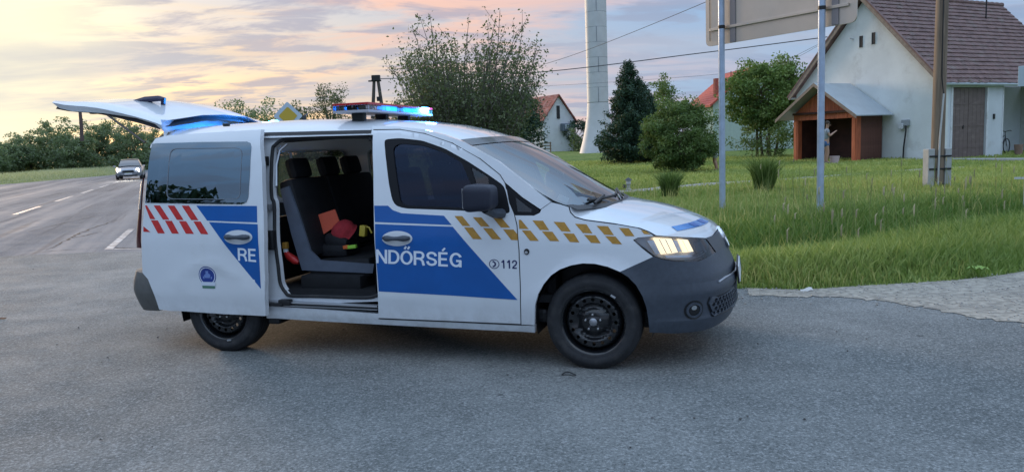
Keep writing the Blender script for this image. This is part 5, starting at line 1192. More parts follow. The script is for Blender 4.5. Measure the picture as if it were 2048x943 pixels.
# timber electricity pole in concrete feet
g = ground_at(1873, 375)
pole = thing('utility_pole', 'weathered timber utility pole clamped between concrete footings on the lawn', 'pole', g)
MB().tube([(.0, 0, .10), (.02, 0, 4), (.05, 0, 9)], [.150, .138, .115], 14).build('pole_timber', M_POLEW, pole, True)
for x in (-.20, .20):
    MB().box((x, 0, .35), (.155, .26, 1.15), bev=.02).build('footing', M_CONC, pole)
MB().tube([(-.06, -.16, -.05), (-.04, -.16, 1.2), (.03, -.15, 2.2)], .022, 6).build('conduit', mat('conduit', (.5, .5, .5), .6), pole, True)
MB().tube([(.03, -.14, 2.2), (-.02, -.14, 2.6), (-.03, -.13, 6)], .012, 6).build('cable', M_BLACK, pole, True)
for z in (.45, .75): MB().box((0, 0, z), (.52, .30, .04), bev=.005).build('strap', M_BLACK, pole)
# A-shaped concrete pole far behind
p = at_depth(752, 160, 46); g0 = tz(p.x, p.y)
apole = thing('a_frame_pole', 'dark A-shaped power pole standing far behind the van roof', 'pole', (p.x, p.y, g0))
for s in (-1, 1): MB().tube([(s * .62, 0, -.2), (s * .10, 0, p.z - g0 + .15)], [.15, .09], 8).build('pole_leg', mat('tarred pole', (.075, .065, .06), .85), apole, True)
MB().box((0, 0, p.z - g0 + .10), (.5, .3, .35), bev=.03).build('pole_head', M_BLACK, apole); MB().tube([(-.45, 0, p.z - g0 - .05), (.3, 0, p.z - g0 - .05)], .05, 6).build('crossarm', M_BLACK, apole, True); MB().box((.12, 0, p.z - g0 - 1.1), (.25, .2, .25)).build('spacer', M_BLACK, apole)
# overhead cables
M_WIRE = mat('cable black', (.09, .09, .10), .7)
def cable(label, pts, r_, sag=0.):
    P_ = [at_depth(u, v, y) for u, v, y in pts]; C = catmull(P_, 10)
    o_ = MB().tube(C, r_, 5).build('overhead_cable', M_WIRE, None, True); setp(o_, label, 'cable', 'overhead cables'); return o_
cable('thick overhead cable running into the white house gable', [(752, 158, 46), (1060, 146, 42), (1412, 105, 38.5), (1655, 74, 36.3)], .024)
cable('overhead cable rising steeply behind the big road sign', [(930, 172, 50), (1060, 137, 42), (1180, 98, 36), (1410, 5, 27), (1500, -40, 24)], .012)
cable('thin lower overhead cable passing above the red roof', [(930, 180, 60), (1180, 167, 55), (1440, 148, 48), (1560, 128, 42), (1650, 84, 37)], .009)
cable('short thin cable descending at the white gable edge', [(1575, 120, 39), (1648, 83, 36.4)], .009)
# sign panel cut by the right edge of the picture
g = at_depth(2047, 380, 13.5); pnl = thing('edge_sign', 'pale blank sign panel on a thin post at the right edge', 'road sign', (g.x + .03, g.y, tz(g.x, g.y)), R(-30))
zt_ = at_depth(2040, 132, 13.5).z - tz(g.x, g.y); zb_ = at_depth(2040, 173, 13.5).z - tz(g.x, g.y)
MB().tube([(0, 0, -.2), (0, 0, zt_)], .022, 8).build('post', M_GALV, pnl, True); MB().box((.16, -.03, (zt_ + zb_) / 2), (.66, .02, zt_ - zb_), bev=.006).build('panel', mat('panel', (.46, .55, .58), .5), pnl)
zx = at_depth(2040, 356, 13.5).z - tz(g.x, g.y); MB().box((.12, -.03, zx), (.58, .02, .035)).build('crossbar', mat('white bar', (.6, .62, .63), .5), pnl)

# ================================================================== bicycle on the porch
bp = HC + zrot(Vector((5.25, .75, 0)), HA); bike = thing('bicycle', 'dark bicycle leaning in the porch right of the brown door', 'bicycle', (bp.x, bp.y, HZ + .10), HA + R(8))
def ring_tube(cx, cz_, r_, th): return MB().tube([(cx + r_ * math.cos(a), 0, cz_ + r_ * math.sin(a)) for a in np.linspace(0, 6.2832, 29)], th, 6, False)
for cx in (-.53, .53):
    w_ = ring_tube(cx, .34, .32, .022).build('wheel', M_RUBBER, bike, True); sp2 = MB()
    for a in np.linspace(0, 6.283, 13)[:-1]: sp2.tube([(cx, .0, .34), (cx + .31 * math.cos(a), 0, .34 + .31 * math.sin(a))], .003, 3, False)
    setp(sp2.build('spokes', M_SILVER, w_), kind='stuff')
M_BIKE = mat('bike frame', (.03, .035, .05), .4)
fb_ = MB()
for a, b in (((-.53, 0, .34), (-.05, 0, .30)), ((-.05, 0, .30), (-.20, 0, .80)), ((-.53, 0, .34), (-.18, 0, .72)), ((-.05, 0, .30), (.38, 0, .72)), ((-.18, 0, .70), (.36, 0, .80)), ((.36, 0, .86), (.53, 0, .34))): fb_.tube([a, b], .020, 6)
fb_.build('frame', M_BIKE, bike, True); MB().box((-.23, 0, .86), (.26, .14, .06), bev=.025).build('saddle', M_BLACK, bike, True); MB().tube([(.28, -.28, 1.0), (.36, -.2, 1.03), (.35, 0, .98), (.36, .2, 1.03), (.28, .28, 1.0)], .016, 6).build('handlebar', M_BLACK, bike, True); MB().tube([(.36, 0, .84), (.34, 0, 1.0)], .016, 6).build('stem', M_BLACK, bike, True)
MB().box((-.55, 0, .72), (.34, .14, .02)).build('carrier', M_BLACK, bike); MB().lathe([(.001, .01), (.09, .012), (.095, 0)], 18, Matrix(((1, 0, 0, -.05), (0, 0, 1, -.03), (0, 1, 0, .30), (0, 0, 0, 1)))).build('chainring', M_SILVER, bike)
po_ = HC + zrot(Vector((4.5, -.45, 0)), HA); pt_ = MB().lathe([(.14, 0), (.17, .45), (.18, .50), (.15, .50)], 14, Matrix.Translation((po_.x, po_.y, HZ + .02)), True).build('clay_pot', mat('clay', (.26, .17, .13), .85, var=.15), None, True); setp(pt_, 'brown clay pot standing at the porch corner beside the bicycle', 'pot')

# ================================================================== trees and shrubs
def leaf_mesh(name, C, size, m, parent, var=None, aspect=.55, up=0.):
    n = len(C); a = RNG.normal(size=(n, 3)); a[:, 2] = a[:, 2] * .8 - up; a /= np.linalg.norm(a, axis=1)[:, None]
    b = np.cross(a, RNG.normal(size=(n, 3))); b /= np.linalg.norm(b, axis=1)[:, None]
    sz = (np.full(n, size) if np.isscalar(size) else size) * RNG.uniform(.6, 1.3, n)
    A, B = a * (sz / 2)[:, None], b * (sz * aspect / 2)[:, None]
    V = np.stack([C - A, C + B * 1.0 - A * .1, C + A, C - B - A * .1], 1).reshape(-1, 3)
    return fast(name, V, np.arange(4 * n).reshape(-1, 4), m, parent, attr=np.repeat(np.clip(RNG.random(n) if var is None else var, 0, 1), 4))
def sph(n):
    v = RNG.normal(size=(n, 3)); return v / np.linalg.norm(v, axis=1)[:, None]
M_BARK = mat('bark', (.095, .078, .062), .9, var=.3, scale=9)
M_TWIG = mat('grey twig', (.12, .105, .09), .9, var=.2)
GREENS = {'olive': leafmat('olive leaves', (.070, .098, .050), (.18, .20, .11)), 'dark': leafmat('dark needles', (.020, .050, .034), (.065, .115, .070), .6, .1), 'mid': leafmat('mid leaves', (.060, .120, .036), (.19, .26, .090)),
          'fresh': leafmat('fresh leaves', (.065, .135, .032), (.20, .29, .085)), 'hazy': leafmat('haze-pale leaves', (.14, .19, .115), (.28, .33, .20), .6, .45), 'grey': leafmat('grey leaves', (.075, .095, .055), (.17, .18, .11))}  # hazy: distance haze put into the leaf colour
def tree(name, label, cat, base, crown_c, crown_r, kind, nclump, per, leaf, clump=.35, shell=.55, trunks=((0, 0),), tr=.10, limbs=14, group=None, drop=0., var_top=.35):
    """base: world point; crown_c above it; clumps sit at the ends of limbs that leave the trunks."""
    t_ = thing(name, label, cat, base, 0, group); cc = np.array(crown_c, float); rr = np.array(crown_r, float)
    d_ = sph(nclump); rad = (shell + (1 - shell) * RNG.random(nclump)) ** .6
    K = cc + d_ * rr * rad[:, None] * RNG.uniform(.74, 1.16, (nclump, 1))
    n = nclump * per; ci = np.repeat(np.arange(nclump), per); cs_ = clump * RNG.uniform(.6, 1.35, nclump)
    off = sph(n) * (RNG.random(n) ** .45)[:, None] * cs_[ci][:, None] * np.array([1, 1, .75]); off[:, 2] -= drop * RNG.random(n)
    C = K[ci] + off; tone = RNG.random(nclump) * .55
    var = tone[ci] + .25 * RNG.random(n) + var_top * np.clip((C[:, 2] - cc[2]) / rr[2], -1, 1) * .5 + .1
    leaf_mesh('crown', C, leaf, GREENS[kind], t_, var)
    mb = MB()
    for k, (tx, ty) in enumerate(trunks):
        top = Vector((cc[0] + tx * 1.5, cc[1] + ty * 1.5, cc[2] + rr[2] * .25)); b0 = Vector((tx, ty, -.15))
        P_ = catmull([b0, b0.lerp(top, .35) + Vector((random.uniform(-.12, .12), random.uniform(-.12, .12), 0)), b0.lerp(top, .7), top], 3); mb.tube(P_, [tr * (1 - .8 * i / (len(P_) - 1)) for i in range(len(P_))], 7)
    for i in range(min(limbs, nclump)):
        tx, ty = trunks[i % len(trunks)]; q = Vector(K[i]); s0_ = Vector((tx, ty, 0)).lerp(Vector((cc[0] + tx, cc[1] + ty, cc[2])), random.uniform(.45, .9))
        mb.tube([s0_, s0_.lerp(q, .5) + Vector((0, 0, .1 * rr[2])), q], [tr * .4, tr * .25, tr * .08], 5, False)
    mb.build('trunk', M_BARK, t_, True); return t_
def base_at(u, y): 
    p = at_depth(u, 300, y); return Vector((p.x, p.y, tz(p.x, p.y)))
def span(u0, u1, v0, v1, y, base):                                # pixel box at a known distance -> centre and radii relative to base
    a, b = at_depth(u0, v1, y), at_depth(u1, v0, y); c = (a + b) / 2 - base
    return (c.x, 0, c.z), ((b.x - a.x) / 2, (b.x - a.x) / 2 * .9, (b.z - a.z) / 2)

# the tall twiggy shrub tree behind the van: many upright shoots
bs_ = base_at(935, 21); t_ = thing('twiggy_tree', 'grey-green twiggy tree with long upright shoots behind the van', 'tree', bs_)
mb = MB(); LC = []; LV = []
tops = [(770, 115), (800, 150), (825, 55), (838, 30), (860, 28), (872, 70), (890, 62), (905, 95), (938, 38), (935, 75), (950, 90), (975, 48), (1000, 20), (990, 42), (1010, 55), (1035, 60), (1055, 35), (1046, 52), (1075, 92), (1068, 130), (1082, 150), (1040, 100), (1020, 90), (960, 120), (915, 80), (850, 95), (815, 110), (785, 135), (1078, 185)]
for k in range(150):
    u, v = tops[k % len(tops)] if k < 29 else (random.uniform(795, 1075), random.uniform(85, 215))
    dep = 21 + random.uniform(-1.6, 1.6); tip = at_depth(u, v, dep) - bs_; b0 = Vector((random.uniform(-.35, .35) + tip.x * .18, random.uniform(-.3, .3), 0))
    P_ = catmull([b0, b0.lerp(tip, .35) + Vector((tip.x * .10, 0, .25)), b0.lerp(tip, .7) + Vector((random.uniform(-.15, .15), 0, .15)), tip], 7)
    mb.tube(P_, [.020 * (1 - i / (len(P_) - 1)) + .0045 for i in range(len(P_))], 4, False)
    lead = k < 29
    for i in range(int(len(P_) * .30), len(P_)):
        f = i / len(P_); dens = (5 if f > .9 else (2 if f > .66 else 10)) if lead else (15 if math.sin(k * 2.4 + i * .55) > -.1 else 5)
        sp_ = .05 if (lead and f > .72) else .24
        for _ in range(dens): LC.append(P_[i] + Vector((random.gauss(0, sp_), random.gauss(0, sp_), random.gauss(0, sp_ * .9)))); LV.append(random.random() * .9)
    for _ in range(5):                                              # side twigs
        i = random.randrange(6, len(P_) - 2); e = P_[i] + Vector((random.uniform(-.4, .4), random.uniform(-.4, .4), random.uniform(.15, .5))); mb.tube([P_[i], e], [.008, .004], 3, False)
        for _ in range(7): LC.append(P_[i].lerp(e, random.uniform(.3, 1.05)) + Vector((random.gauss(0, .05), random.gauss(0, .05), random.gauss(0, .05)))); LV.append(random.random())
mb.build('trunk', M_TWIG, t_, True); leaf_mesh('crown', np.array([tuple(p) for p in LC]), .080, GREENS['olive'], t_, np.array(LV))

b_ = base_at(1020, 25); c_, r_ = span(935, 1088, 178, 322, 25, b_)
tree('evergreen_shrub', 'dark rounded evergreen shrub right of the twiggy tree', 'shrub', b_, c_, r_, 'dark', 170, 95, .085, .34, .5, tr=.12)
b_ = base_at(905, 24); c_, r_ = span(812, 1010, 128, 330, 24, b_)
tree('leafy_shrub', 'dense olive shrub at the foot of the twiggy tree', 'shrub', b_, c_, r_, 'olive', 190, 62, .095, .36, .3, tr=.1)

def conifer(name, label, base, h, r0, n_wh=26, kind='dark'):
    t_ = thing(name, label, 'tree', base); mb = MB(); mb.tube([(0, 0, -.1), (0, 0, h * .97)], [.13, .012], 8); LC = []; LV = []
    for w in range(n_wh):
        f = w / (n_wh - 1); z = .06 * h + f * h * .93; rad = r0 * (1 - f) ** .75 * random.uniform(.85, 1.12) + .10
        if f < .10: rad *= .85 + f * 1.5
        for k in range(11 if f < .8 else 6):
            a = random.uniform(0, 6.283); L_ = rad * random.uniform(.7, 1.12); e = Vector((math.cos(a) * L_, math.sin(a) * L_, z + L_ * random.uniform(.05, .45))); s0_ = Vector((0, 0, z)); mid = s0_.lerp(e, .55) - Vector((0, 0, .10 * L_))
            mb.tube([s0_, mid, e], [.018, .012, .005], 3, False)
            for i in range(int(95 * (.35 + L_))):
                g_ = random.random() ** .6; q = (s0_.lerp(mid, g_ / .55) if g_ < .55 else mid.lerp(e, (g_ - .55) / .45)); sp_ = .13 * (1.15 - g_ * .6)
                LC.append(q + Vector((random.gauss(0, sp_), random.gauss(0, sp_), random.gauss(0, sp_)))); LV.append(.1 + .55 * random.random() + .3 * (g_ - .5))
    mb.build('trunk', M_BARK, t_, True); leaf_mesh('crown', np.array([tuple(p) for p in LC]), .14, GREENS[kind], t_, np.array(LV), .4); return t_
g = ground_at(1246, 329); hh = at_depth(1243, 128, g.y).z - g.z
conifer('spruce', 'dark blue-green spruce in front of the water tower', g + Vector((.35, 0, 0)), hh, 1.55 * g.y / 36)
g2 = g + Vector((1.25, 1.2, 0)); conifer('young_spruce', 'shorter dark spruce half hidden behind the spruce by the tower', g2, hh * .80, 1.35, 22)
g = ground_at(1360, 346); c_, r_ = span(1287, 1432, 200, 345, g.y, g)
tree('round_bush', 'large round green bush between the spruce and the steel post', 'bush', g, c_, r_, 'mid', 260, 115, .095, .30, .6, trunks=((-.3, 0), (.1, .1), (.35, -.1)), tr=.06, limbs=20)
b_ = base_at(1325, 50); c_, r_ = span(1282, 1368, 152, 300, 50, b_); tree('garden_tree', 'mid green tree rising behind the spruce and round bush', 'tree', b_, c_, r_, 'mid', 90, 70, .15, .45, .4, tr=.15)
b_ = base_at(1532, 43); c_, r_ = span(1450, 1618, 113, 262, 43, b_)
tree('spreading_tree', 'spreading green tree with several bare stems left of the white gable', 'tree', b_, c_, r_, 'fresh', 230, 95, .17, .50, .45, trunks=((-.5, 0), (-.15, .1), (.2, 0), (.5, .1), (0, -.2)), tr=.09, limbs=30, var_top=.6)
b_ = base_at(1540, 42); c_, r_ = span(1462, 1600, 225, 322, 42, b_); tree('undergrowth_shrub', 'low leafy shrub around the stems of the spreading tree', 'shrub', b_, c_, r_, 'mid', 60, 60, .13, .40, .4, tr=.05)
b_ = base_at(1150, 80); c_, r_ = span(1120, 1182, 232, 296, 80, b_); tree('hedge_bush', 'dark bush between the cottage and the water tower', 'bush', b_, c_, r_, 'dark', 70, 70, .16, .4, .4, tr=.08)
b_ = base_at(1100, 52); c_, r_ = span(1060, 1090, 225, 300, 52, b_)
# trees behind the van roof
for nm, lb, u0, u1, v0, v1, y, kd, nc, per, lf, dr in (
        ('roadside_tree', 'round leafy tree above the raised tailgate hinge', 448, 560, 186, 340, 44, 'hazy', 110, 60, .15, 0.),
        ('birch', 'tall feathery birch left of the roof light bar', 622, 702, 152, 330, 48, 'grey', 90, 70, .13, .55),
        ('roadside_tree', 'low dark tree behind the yellow diamond sign', 565, 640, 205, 340, 50, 'olive', 60, 50, .16, 0.),
        ('roadside_tree', 'small tree just above the roof light bar', 770, 850, 196, 330, 46, 'olive', 60, 55, .14, 0.),
        ('roadside_tree', 'thin low tree under the A-shaped pole', 690, 770, 212, 330, 60, 'grey', 50, 40, .18, 0.)):
    b_ = base_at((u0 + u1) / 2, y); c_, r_ = span(u0, u1, v0, v1, y, b_); tree(nm, lb, 'tree', b_, c_, r_, kd, nc, per, lf, .30 * r_[0], .35, tr=.14, drop=dr, group='trees behind the van')
# the wood along the far side of the main road: each tree its own
WOOD = [(-70, 268, 96), (-20, 285, 92), (25, 276, 97), (62, 262, 100), (112, 236, 104), (148, 250, 99), (192, 240, 106), (232, 230, 108), (268, 244, 104), (305, 252, 108), (345, 262, 112), (385, 258, 116), (425, 266, 118)]
names = ['leftmost tree of the wood across the main road, cut by the frame edge', 'low tree at the left end of the wood across the main road', 'second low tree from the left in the wood across the road', 'third tree from the left in the wood across the road', 'taller loose tree under the tip of the raised tailgate', 'tree under the hanging tailgate strap', 'tree in the wood below the middle of the tailgate', 'tall tree of the wood where the gas strut crosses it', 'tree of the wood behind the oncoming car', 'tree of the wood beside the rear corner of the van', 'tree of the wood hidden behind the van window', 'tree of the wood behind the van rear door', 'last tree of the wood behind the van']
for (u, v, y), lb in zip(WOOD, names):
    b_ = at_depth(u, 345, y); b_.z = float(road_z(y)); w_ = random.uniform(36, 50); c_, r_ = span(u - w_, u + w_, v, 352, y, b_)
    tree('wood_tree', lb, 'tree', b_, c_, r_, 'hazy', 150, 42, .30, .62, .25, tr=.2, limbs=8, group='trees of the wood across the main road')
n = 14000; xx = RNG.uniform(-95, -14, n); base_y = 100 + (xx + 60) * .16
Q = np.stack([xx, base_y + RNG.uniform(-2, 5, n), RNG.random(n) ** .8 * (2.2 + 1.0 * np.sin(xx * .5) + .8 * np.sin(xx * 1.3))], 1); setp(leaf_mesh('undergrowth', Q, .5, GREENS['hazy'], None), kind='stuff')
# hedge line closing the view between the houses, and the wood behind the camera that the van's glass reflects
n = 9000; xx = RNG.uniform(6, 48, n); Q = np.stack([xx, 76 + RNG.uniform(-1.5, 1.5, n), .6 + RNG.random(n) ** .8 * (2.6 + .9 * np.sin(xx * .7) + .6 * np.sin(xx * 2.3))], 1); setp(leaf_mesh('far_hedge', Q, .4, GREENS['olive'], None), kind='stuff')
n = 26000; yy = RNG.uniform(-75, 34, n); Q = np.stack([-44 + RNG.uniform(-2, 2, n), yy, RNG.random(n) * (8.5 + 5.2 * np.exp(-((yy + 13) / 10) ** 2) + .8 * np.sin(yy * .6) + .7 * np.sin(yy * 1.9))], 1); setp(leaf_mesh('wood_behind', Q, 1.0, GREENS['dark'], None), kind='stuff')

# ornamental grass clumps on the lawn
for (u, v, v0, w_), lb in (((1340, 396, 332, 27), 'smaller ornamental grass clump in front of the round bush'), ((1528, 381, 300, 33), 'tall ornamental grass clump between the two steel posts')):
    g = ground_at(u, v); H_ = at_depth(u, v0, g.y).z - g.z; n = 900; a = RNG.uniform(0, 6.283, n); r_ = np.sqrt(RNG.random(n)) * (w_ * .55) * g.y / 1544
    t_ = thing('ornamental_grass', lb, 'grass clump', g, 0, 'ornamental grass clumps'); Pq = np.stack([r_ * np.cos(a), r_ * np.sin(a)], 1)
    o_ = blades('blades', Pq, H_ * RNG.uniform(.55, 1.08, n), np.full(n, .022), leafmat('clump blades', (.07, .13, .03), (.25, .33, .11)), .42, kind=None, parent=t_, lz=np.zeros(n))
g = ground_at(1958, 556); t_ = thing('broadleaf_weed', 'broad-leaved green weed at the grass edge on the right', 'weed', g)
for k in range(9):
    a = k * .7 + .3; L_ = random.uniform(.06, .13); pts = []
    for f, w_ in ((0, .006), (.35, .020), (.7, .022), (1, .002)):
        c = Vector((math.cos(a) * L_ * f, math.sin(a) * L_ * f, .10 * math.sin(f * 2.2) + .02)); n_ = Vector((-math.sin(a), math.cos(a), 0)) * w_; pts.append([c - n_, c + Vector((0, 0, -.008)), c + n_])
    MB().loft(pts).build('leaf', mat('weed leaf', (.24, .38, .07), .5, var=.2) if k == 0 else bpy.data.materials['weed leaf'], t_, True)

# ================================================================== people
def skin_mesh(name, V, E_, rad, m, parent, sub=1, root=0):
    me = bpy.data.meshes.new(name); me.from_pydata([tuple(v) for v in V], E_, []); o = bpy.data.objects.new(name, me); COL.objects.link(o)
    md = o.modifiers.new('skin', 'SKIN'); md.use_smooth_shade = True
    for i, sv in enumerate(me.skin_vertices[0].data):
        r_ = rad[i]; sv.radius = r_ if isinstance(r_, tuple) else (r_, r_); sv.use_root = (i == root)
    if sub: o.modifiers.new('sub', 'SUBSURF').levels = sub; o.modifiers['sub'].render_levels = sub
    bpy.context.view_layer.update(); dg = bpy.context.evaluated_depsgraph_get(); m2 = bpy.data.meshes.new_from_object(o.evaluated_get(dg)); bpy.data.objects.remove(o)
    m2.materials.clear(); return link_mesh(name, m2, m, parent, True)
M_SKIN = mat('skin', (.42, .25, .18), .6, var=.05); M_HAIR = mat('brown hair', (.05, .032, .02), .7)
def person(label, loc, rz, J, shirt, shorts, short_len=.55, hgt=1.):
    """J: joint positions; forward is +x, left +y."""
    t_ = thing('person', label, 'person', loc, rz); V = []; E_ = []; rad = []
    def add(k, r_, par=None): V.append(J[k]); rad.append(r_); i = len(V) - 1; idx[k] = i; (E_.append((idx[par], i)) if par is not None else None)
    idx = {}
    add('pel', (.155, .115)); add('waist', (.135, .10), 'pel'); add('chest', (.165, .115), 'waist'); add('neck0', (.075, .07), 'chest'); add('neck', (.055, .055), 'neck0'); add('head0', (.070, .080), 'neck'); add('head1', (.082, .098), 'head0'); add('head2', (.060, .075), 'head1')
    for s in 'LR':
        add('hip' + s, (.095, .095), 'pel'); add('knee' + s, (.062, .062), 'hip' + s); add('calf' + s, (.058, .058), 'knee' + s); add('ank' + s, (.040, .040), 'calf' + s); add('toe' + s, (.042, .028), 'ank' + s)
        add('sho' + s, (.062, .062), 'chest'); add('elb' + s, (.044, .044), 'sho' + s); add('wri' + s, (.030, .030), 'elb' + s); add('palm' + s, (.040, .020), 'wri' + s)
        w_, p_ = Vector(J['wri' + s]), Vector(J['palm' + s]); d_ = (p_ - w_).normalized(); sd_ = d_.cross(Vector((0, 0, 1))); sd_ = sd_.normalized() if sd_.length > .1 else Vector((0, 1, 0)); cur = Vector((0, 0, -.3))
        for q, (o_, ln) in enumerate(((-.030, .070), (-.010, .082), (.010, .078), (.028, .062))):
            k1, k2 = 'f%d%s' % (q, s), 'g%d%s' % (q, s); J[k1] = p_ + sd_ * o_ + d_ * .045; J[k2] = p_ + sd_ * o_ * 1.1 + d_ * (.045 + ln * .6) + cur * ln * .4; add(k1, .010, 'palm' + s); add(k2, .008, k1)
        J['th1' + s] = w_ + d_ * .03 + sd_ * -.045; J['th2' + s] = w_ + d_ * .075 + sd_ * -.07; add('th1' + s, .012, 'wri' + s); add('th2' + s, .009, 'th1' + s)
    body = skin_mesh('body', V, E_, rad, M_SKIN, t_)
    j = {k: Vector(v) for k, v in J.items()}
    sv = [j['pel'].lerp(j['waist'], .2), j['waist'], j['chest'], j['neck0'], j['shoL'], j['shoL'].lerp(j['elbL'], .6), j['shoR'], j['shoR'].lerp(j['elbR'], .6)]
    skin_mesh('shirt', sv, [(0, 1), (1, 2), (2, 3), (2, 4), (4, 5), (2, 6), (6, 7)], [(.175, .14), (.16, .125), (.19, .14), (.09, .085), .085, .070, .085, .070], shirt, t_, 1, 2)
    pv = [j['pel'].lerp(j['waist'], .45), j['pel'], j['hipL'], j['hipL'].lerp(j['kneeL'], short_len), j['hipR'], j['hipR'].lerp(j['kneeR'], short_len)]
    skin_mesh('shorts', pv, [(0, 1), (1, 2), (2, 3), (1, 4), (4, 5)], [(.155, .125), (.18, .14), .118, .105, .118, .105], shorts, t_, 1, 1)
    up = (j['head2'] - j['neck']).normalized(); fwd = Vector(J.get('face', (1, 0, 0))).normalized(); hc_ = j['head1']
    lat = up.cross(fwd).normalized()
    Mh = Matrix.Translation(hc_ + up * .035 - fwd * .018) @ Matrix((fwd, lat, up)).transposed().to_4x4()
    MB().lathe([(.001, .105), (.06, .090), (.092, .045), (.097, 0), (.088, -.045)], 16, Mh).build('hair', M_HAIR, t_, True)
    f0 = hc_ + fwd * .098
    for s in (-1, 1):
        MB().lathe([(.001, .012), (.010, .006), (.012, -.006)], 8, Matrix.Translation(f0 + lat * s * .032 + up * .005) @ Vector((0, 0, 1)).rotation_difference(fwd).to_matrix().to_4x4()).build('eye', M_BLACK, body)
        MB().box(hc_ + lat * s * .088, (.03, .02, .055), bev=.008).build('ear', M_SKIN, body, True)
    MB().tube([f0 + up * .01, f0 + fwd * .022 - up * .022, f0 - up * .03], [.008, .013, .010], 6).build('nose', M_SKIN, body, True); MB().box(f0 - up * .058 - fwd * .008, (.02, .04, .010)).build('mouth', mat('lip', (.30, .10, .09), .6), body)
    for s in 'LR': MB().tube([j['ank' + s] + Vector((-.06, 0, -.035)), j['ank' + s] + Vector((.02, 0, -.035)), j['toe' + s] + Vector((.02, 0, -.006))], [.045, .05, .036], 8).build('shoe', mat('shoe', (.10, .09, .09), .7), t_, True)
    return t_
g = ground_at(1652, 328)
J = dict(pel=(0, 0, .92), waist=(0, 0, 1.08), chest=(0.02, 0, 1.28), neck0=(.02, 0, 1.42), neck=(.03, 0, 1.47), head0=(.05, 0, 1.55), head1=(.06, 0, 1.62), head2=(.05, 0, 1.69), face=(1, .1, -.25),
         hipL=(0, .10, .86), kneeL=(.03, .11, .48), calfL=(.0, .11, .34), ankL=(-.02, .11, .09), toeL=(.12, .12, .03), hipR=(0, -.10, .86), kneeR=(.06, -.11, .48), calfR=(.04, -.11, .34), ankR=(.02, -.11, .09), toeR=(.16, -.12, .03),
         shoL=(.02, .17, 1.37), elbL=(.10, .21, 1.13), wriL=(.28, .12, 1.26), palmL=(.33, .09, 1.30), shoR=(.02, -.17, 1.37), elbR=(.10, -.22, 1.13), wriR=(.28, -.13, 1.27), palmR=(.33, -.10, 1.31))
person('person in grey shirt and blue denim shorts standing in front of the timber shelter', g, R(-15), {k: Vector(v) for k, v in J.items()}, mat('grey shirt', (.30, .33, .36), .9), mat('denim', (.055, .12, .25), .9))
g = ground_at(1431, 346); g = Vector((g.x * 1.05, g.y * 1.05, tz(g.x * 1.05, g.y * 1.05)))
J = dict(pel=(0, 0, .78), waist=(.13, 0, .86), chest=(.32, 0, .92), neck0=(.44, 0, .93), neck=(.49, 0, .935), head0=(.55, 0, .92), head1=(.61, 0, .90), head2=(.67, 0, .87), face=(.35, 0, -1),
         hipL=(0, .09, .73), kneeL=(.05, .10, .40), calfL=(.0, .10, .28), ankL=(-.03, .10, .08), toeL=(.10, .11, .03), hipR=(0, -.09, .73), kneeR=(.02, -.10, .40), calfR=(-.03, -.10, .28), ankR=(-.06, -.10, .08), toeR=(.07, -.11, .03),
         shoL=(.38, .15, .90), elbL=(.40, .18, .66), wriL=(.46, .13, .46), palmL=(.48, .11, .40), shoR=(.38, -.15, .90), elbR=(.40, -.18, .66), wriR=(.46, -.13, .46), palmR=(.48, -.11, .40))
person('person in white shorts bending behind the round bush', g, R(165), {k: Vector(v) for k, v in J.items()}, mat('brown shirt', (.22, .15, .11), .9), mat('white shorts', (.62, .66, .72), .9), .75)

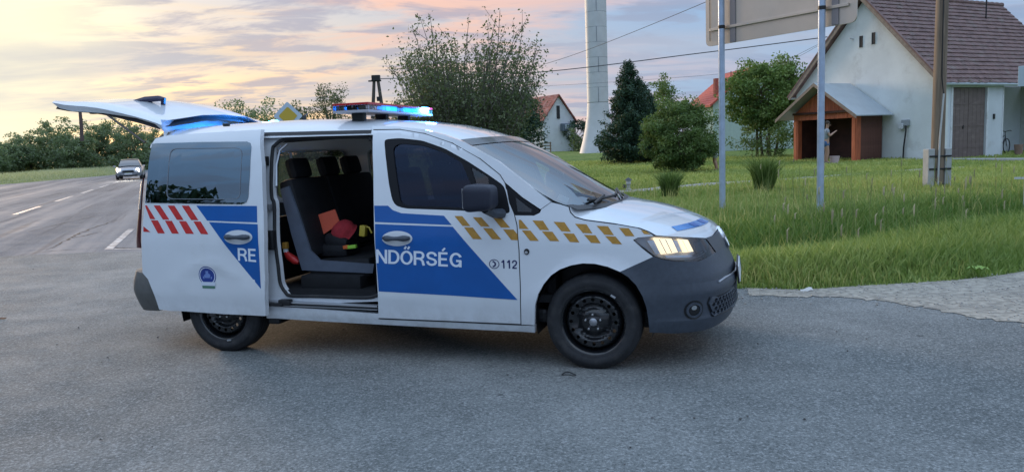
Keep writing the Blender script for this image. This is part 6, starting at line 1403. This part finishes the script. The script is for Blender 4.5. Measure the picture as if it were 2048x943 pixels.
# ================================================================== small things
g = ground_at(1669, 327); bk = thing('bucket', 'pale pink bucket on the ground beside the person at the shelter', 'bucket', g)
MB().lathe([(.001, 0), (.16, 0), (.20, .30), (.21, .31), (.19, .30), (.15, .03), (.001, .02)], 18).build('pail', mat('pale pink plastic', (.58, .44, .46), .5), bk, True); MB().tube([(.2 * math.cos(a), .0, .30 - .12 * math.sin(a)) for a in np.linspace(0, math.pi, 10)], .006, 5).build('handle', M_SILVER, bk, True)
g = ground_at(1257, 381); gn = thing('garden_lantern', 'small grey stone garden lantern by the footpath behind the bonnet', 'garden ornament', g)
MB().lathe([(.08, 0), (.075, .05), (.05, .07), (.05, .16), (.075, .18)], 10).build('stem', M_CONC, gn, True); MB().box((0, 0, .235), (.12, .12, .10), bev=.01).build('light_box', mat('lantern pale', (.55, .56, .56), .7), gn); MB().lathe([(.11, .28), (.06, .33), (.01, .36)], 8).build('cap', mat('lantern dark', (.08, .085, .09), .7), gn); MB().box((-.12, 0, .12), (.08, .10, .10), bev=.02).build('side_stone', mat('dark stone', (.06, .06, .06), .9), gn)
g = ground_at(1138, 776); mb = MB()
mb.loft([[Vector((g.x - .045 + .09 * f, g.y + .018 * math.sin(f * 5) + o, .012 + .012 * math.sin(f * 3.1) + (0 if o else .006))) for o in (-.014, 0, .014)] for f in np.linspace(0, 1, 8)])
setp(mb.build('rubber_scrap', M_RUBBER, None, True), 'black curled rubber scrap on the road in front of the van', 'scrap')
g = ground_at(1611, 582); mb = MB(); mb.loft([[Vector((g.x + a, g.y + b, .02 + .012 * math.sin(a * 40) + .01 * math.cos(b * 60))) for b in np.linspace(-.05, .05, 5)] for a in np.linspace(-.055, .055, 6)]); setp(mb.build('paper_scrap', mat('paper', (.55, .54, .52), .9), None, True), 'crumpled pale paper scrap at the grass edge', 'paper')
g = ground_at(4, 655); mb = MB(); mb.loft([[Vector((g.x + a, g.y + b * (1 - abs(a) * 14), .012 + .01 * abs(b) * 20)) for b in (-.03, 0, .03)] for a in np.linspace(-.05, .05, 7)]); setp(mb.build('fallen_leaf', mat('brown leaf', (.16, .07, .035), .8), None, True), 'dry brown leaf on the road at the left edge', 'leaf')
# low fence piece beside the cottage
p = at_depth(1091, 300, 52); fe_ = thing('fence', 'short grey rail fence in front of the white cottage', 'fence', (p.x, p.y, 1.477 - (303 - 290) * 52 / 1544), R(10))
for x in (-.35, .35): MB().box((x, 0, .3), (.07, .07, .7)).build('post', M_POLEW, fe_)
for z in (.2, .4, .58): MB().box((0, -.04, z), (.8, .025, .07)).build('rail', M_POLEW, fe_)
